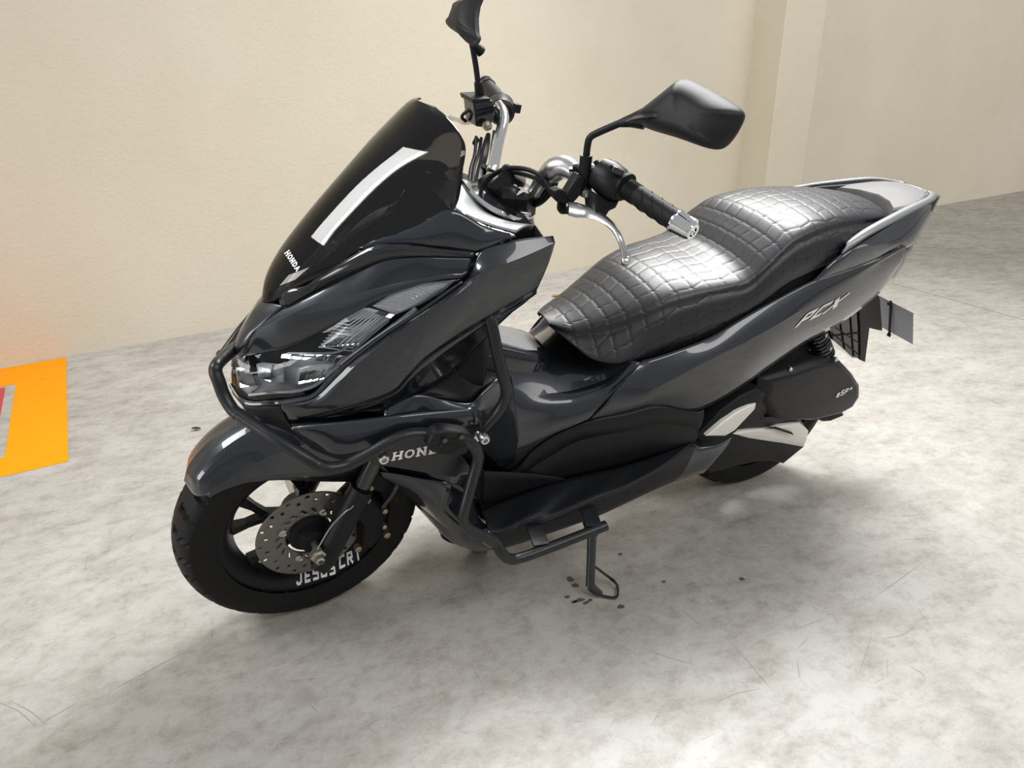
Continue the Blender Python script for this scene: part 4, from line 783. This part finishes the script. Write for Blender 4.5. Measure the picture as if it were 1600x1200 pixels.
# mirrors
MS = build(fl_(MB().tube(F([(915, 300, .18), (914, 270, .18), (916, 242, .18)]), [.009, .0105, .0105], 14)), 'mirror_stem_boot', SATIN, HB)
build(fl_(MB().tube(F([(916, 246, .18), (918, 228, .18), (922, 215, .182), (935, 207, .19), (972, 191, .215)]), .0058, 12)), 'mirror_stem', SATIN, HB)
mo = F([(972, 193, .215), (992, 182, .225), (1000, 172, .235), (1030, 148, .26), (1055, 128, .275), (1066, 124, .28), (1080, 126, .29), (1118, 145, .335), (1148, 164, .375), (1160, 176, .392), (1158, 190, .395), (1146, 212, .395), (1132, 228, .39), (1118, 233, .385), (1100, 230, .37), (1060, 216, .325), (1020, 204, .27), (998, 196, .24)])
mo = cr(mo, 72, True); cc = mo.mean(0); vd = np.array([.75, .3, .2]); vd /= np.linalg.norm(vd)
mm = MB(); L = [cc + (mo - cc) * .97 - vd * .012, mo - vd * .010, mo]
for t in (.25, .5, .75, 1): L.append(cc + (mo - cc) * (1 - .62 * t ** 1.3) + vd * .034 * math.sin(t * math.pi / 2))
mm.grid(np.array(L), wv=True); k = len(L); n = len(mo); mm.f += [tuple(range(n)), tuple((k - 1) * n + n - 1 - j for j in range(n))]
MR = build(fl_(mm), 'mirror_housing', MIRM, HB, sharp=50); build(fl_(MB().tube(F([(968, 193, .212), (985, 189, .225), (1004, 186, .24)]), [.006, .010, .016], 14)), 'mirror_neck', SATIN, HB); build(fl_(MB().prism(cc + (mo - cc) * .92 - vd * .0125, -vd * .002)), 'mirror_glass', CHROME, MR)
# right-hand side controls
build(fl_(MB().tube(F([(752, 160, -.22), (749, 140, -.22), (747, 128, -.22)]), [.0105, .010, .0085], 14)), 'mirror_stem_boot', SATIN, HB)
build(fl_(MB().tube(F([(747, 130, -.22), (743, 100, -.225), (737, 66, -.23)]), .0058, 12)), 'mirror_stem', SATIN, HB)
mr = mo.copy(); mr[:, 1] *= -1; sh = F([(733, 30, -.29)])[0] - mr.mean(0); mr = mr + sh
c2_ = mr.mean(0); L = [c2_ + (mr - c2_) * .97 - vd * .012, mr - vd * .010, mr]
for t in (.25, .5, .75, 1): L.append(c2_ + (mr - c2_) * (1 - .62 * t ** 1.3) + vd * np.array([1, -1, 1]) * .034 * math.sin(t * math.pi / 2))
mm = MB().grid(np.array(L), wv=True); mm.f += [tuple(range(n)), tuple((k - 1) * n + n - 1 - j for j in range(n))]; MR2 = build(fl_(mm), 'mirror_housing', MIRM, HB, sharp=50)
build(fl_(MB().tube([F([(737, 66, -.23)])[0], c2_ - np.array([0, -.06, .05])], [.0065, .011], 12)), 'mirror_stem', SATIN, HB)
RS = build(fl_(MB().lathe([(0, .022), (.006, .028), (.04, .029), (.055, .02)], F([(784, 178, -.21)])[0], (F([(780, 150, -.30)])[0] - F([(784, 178, -.21)])[0]), 20)), 'switch_housing', SATIN, HB)
build(fl_(MB().bar(F([(800, 168, -.22)])[0], F([(812, 170, -.22)])[0], .014, .018)), 'rocker_switch', SATIN, RS, bevel=.002)
MC = build(fl_(MB().prism(F([(740, 160, -.20), (744, 155, -.20), (770, 157, -.20), (774, 168, -.20), (772, 190, -.20), (760, 200, -.20), (744, 198, -.20)]), (0, -.05, 0))), 'brake_reservoir', GLOSS, HB, bevel=.003)
build(fl_(MB().prism(F([(738, 155, -.19), (766, 153, -.19), (768, 160, -.19), (740, 163, -.19)]), (0, -.06, 0))), 'reservoir_lid', SATIN, MC, bevel=.002)
build(fl_(MB().lathe([(0, .010), (.006, .010), (.007, .006), (.014, .006), (.015, .003)], F([(760, 196, -.19)])[0], (0, 1, 0), 14)), 'banjo_bolt', BOLT, MC)
build(fl_(MB().tube(F([(728, 190, -.24), (722, 181, -.24), (740, 166, -.22)]), .0035, 8)), 'lever_guard', SATIN, MC)
build(fl_(MB().tube(F([(742, 188, -.23), (726, 190, -.26), (712, 186, -.32), (704, 184, -.36)]), [.008, .007, .0045, .0065], 10)), 'brake_lever', ALU, HB)
build(fl_(MB().lathe([(0, .0165), (.11, .0165), (.112, .019), (.14, .016)], F([(781, 157, -.27)])[0], (-.25, -.97, .02), 20)), 'right_grip', RUBBER, HB)
build(fl_(MB().lathe([(0, .019), (.035, .015)], F([(781, 157, -.27)])[0] + np.array([-.035, -.136, .003]), (-.25, -.97, .02), 20)), 'bar_end_weight', CHROME, HB)
# cables and hoses
def cable(px, r, name='cable', m=MATTE, st=True):
    mb = MB().tube(A(px, st), r, 8); 
    if st: mb.steer()
    return build(mb, name, m, HB)
cable([(744, 214, -.18), (742, 240, -.14), (736, 262, -.10), (733, 284, -.06)], .0035)
cable([(752, 216, -.18), (748, 240, -.14), (741, 262, -.10), (738, 288, -.05)], .0035)
cable([(763, 210, -.18), (760, 225, -.16), (756, 245, -.12), (750, 268, -.09), (746, 292, -.04)], [.005, .008, .008, .008, .008], 'throttle_hose', SATIN)
cable([(745, 218, -.18), (742, 224, -.17)], .006); cable([(756, 262, -.10), (753, 268, -.09)], .010)
cable([(772, 205, -.17), (768, 235, -.12), (766, 258, -.08), (772, 272, -.05)], .003)
cable([(748, 300, .0), (765, 278, .0), (790, 264, .02), (820, 264, .05), (845, 275, .09), (862, 296, .13), (876, 312, .165)], .0045)
cable([(770, 290, .0), (795, 270, .02), (830, 276, .06), (850, 288, .10), (868, 308, .15), (880, 318, .17)], .0045)
cable([(786, 268, .02), (792, 262, .02), (796, 270, .02)], .007)
cable([(820, 318, .03), (840, 316, .06), (858, 300, .09), (866, 280, .10), (850, 272, .10)], .008, 'wiring_sleeve')
for i in range(3): cable([(874 + 4 * i, 312, .17), (873 + 5 * i, 326, .175), (880 + 4 * i, 332, .175), (890, 322, .18)], .003)
# instrument cluster
clo = A([(722, 283, .05), (726, 279, .0), (745, 284, -.03), (780, 300, -.02), (812, 316, .02), (828, 330, .05), (829, 342, .08), (815, 346, .11), (790, 335, .115), (760, 320, .11), (735, 300, .09)])
CLm = MB().prism(clo, (-.01, 0, -.012)); CLU = build(CLm, 'instrument_cluster', GLOSS, BK, bevel=.002)
build(MB().tube(A([(722, 283, .07), (735, 300, .09), (760, 321, .105), (790, 337, .11), (812, 345, .10), (828, 342, .085)]), [.003, .0045, .005, .006, .007, .006], 10), 'cluster_rim', CHROME, CLU)
build(MB().bar(at(806, 333, .06), at(829, 336, .07), .02, .014), 'ignition_switch', ALU, CLU, bevel=.002)
build(MB().prism(A([(762, 292, .02), (768, 288, 0), (800, 304, 0), (798, 312, .03)]), (-.03, 0, .03)), 'key_guard', GLOSS, CLU, bevel=.003)
build(hull([(-.30, .85, .93, .10), (-.36, .84, .925, .12), (-.44, .83, .905, .13), (-.47, .83, .88, .10)]), 'cockpit_cover', SATIN, BK)
build(MB().tube([(-.43, 0, .78), (-.455, 0, .93)], .03, 16), 'steering_stem', MATTE, BK)
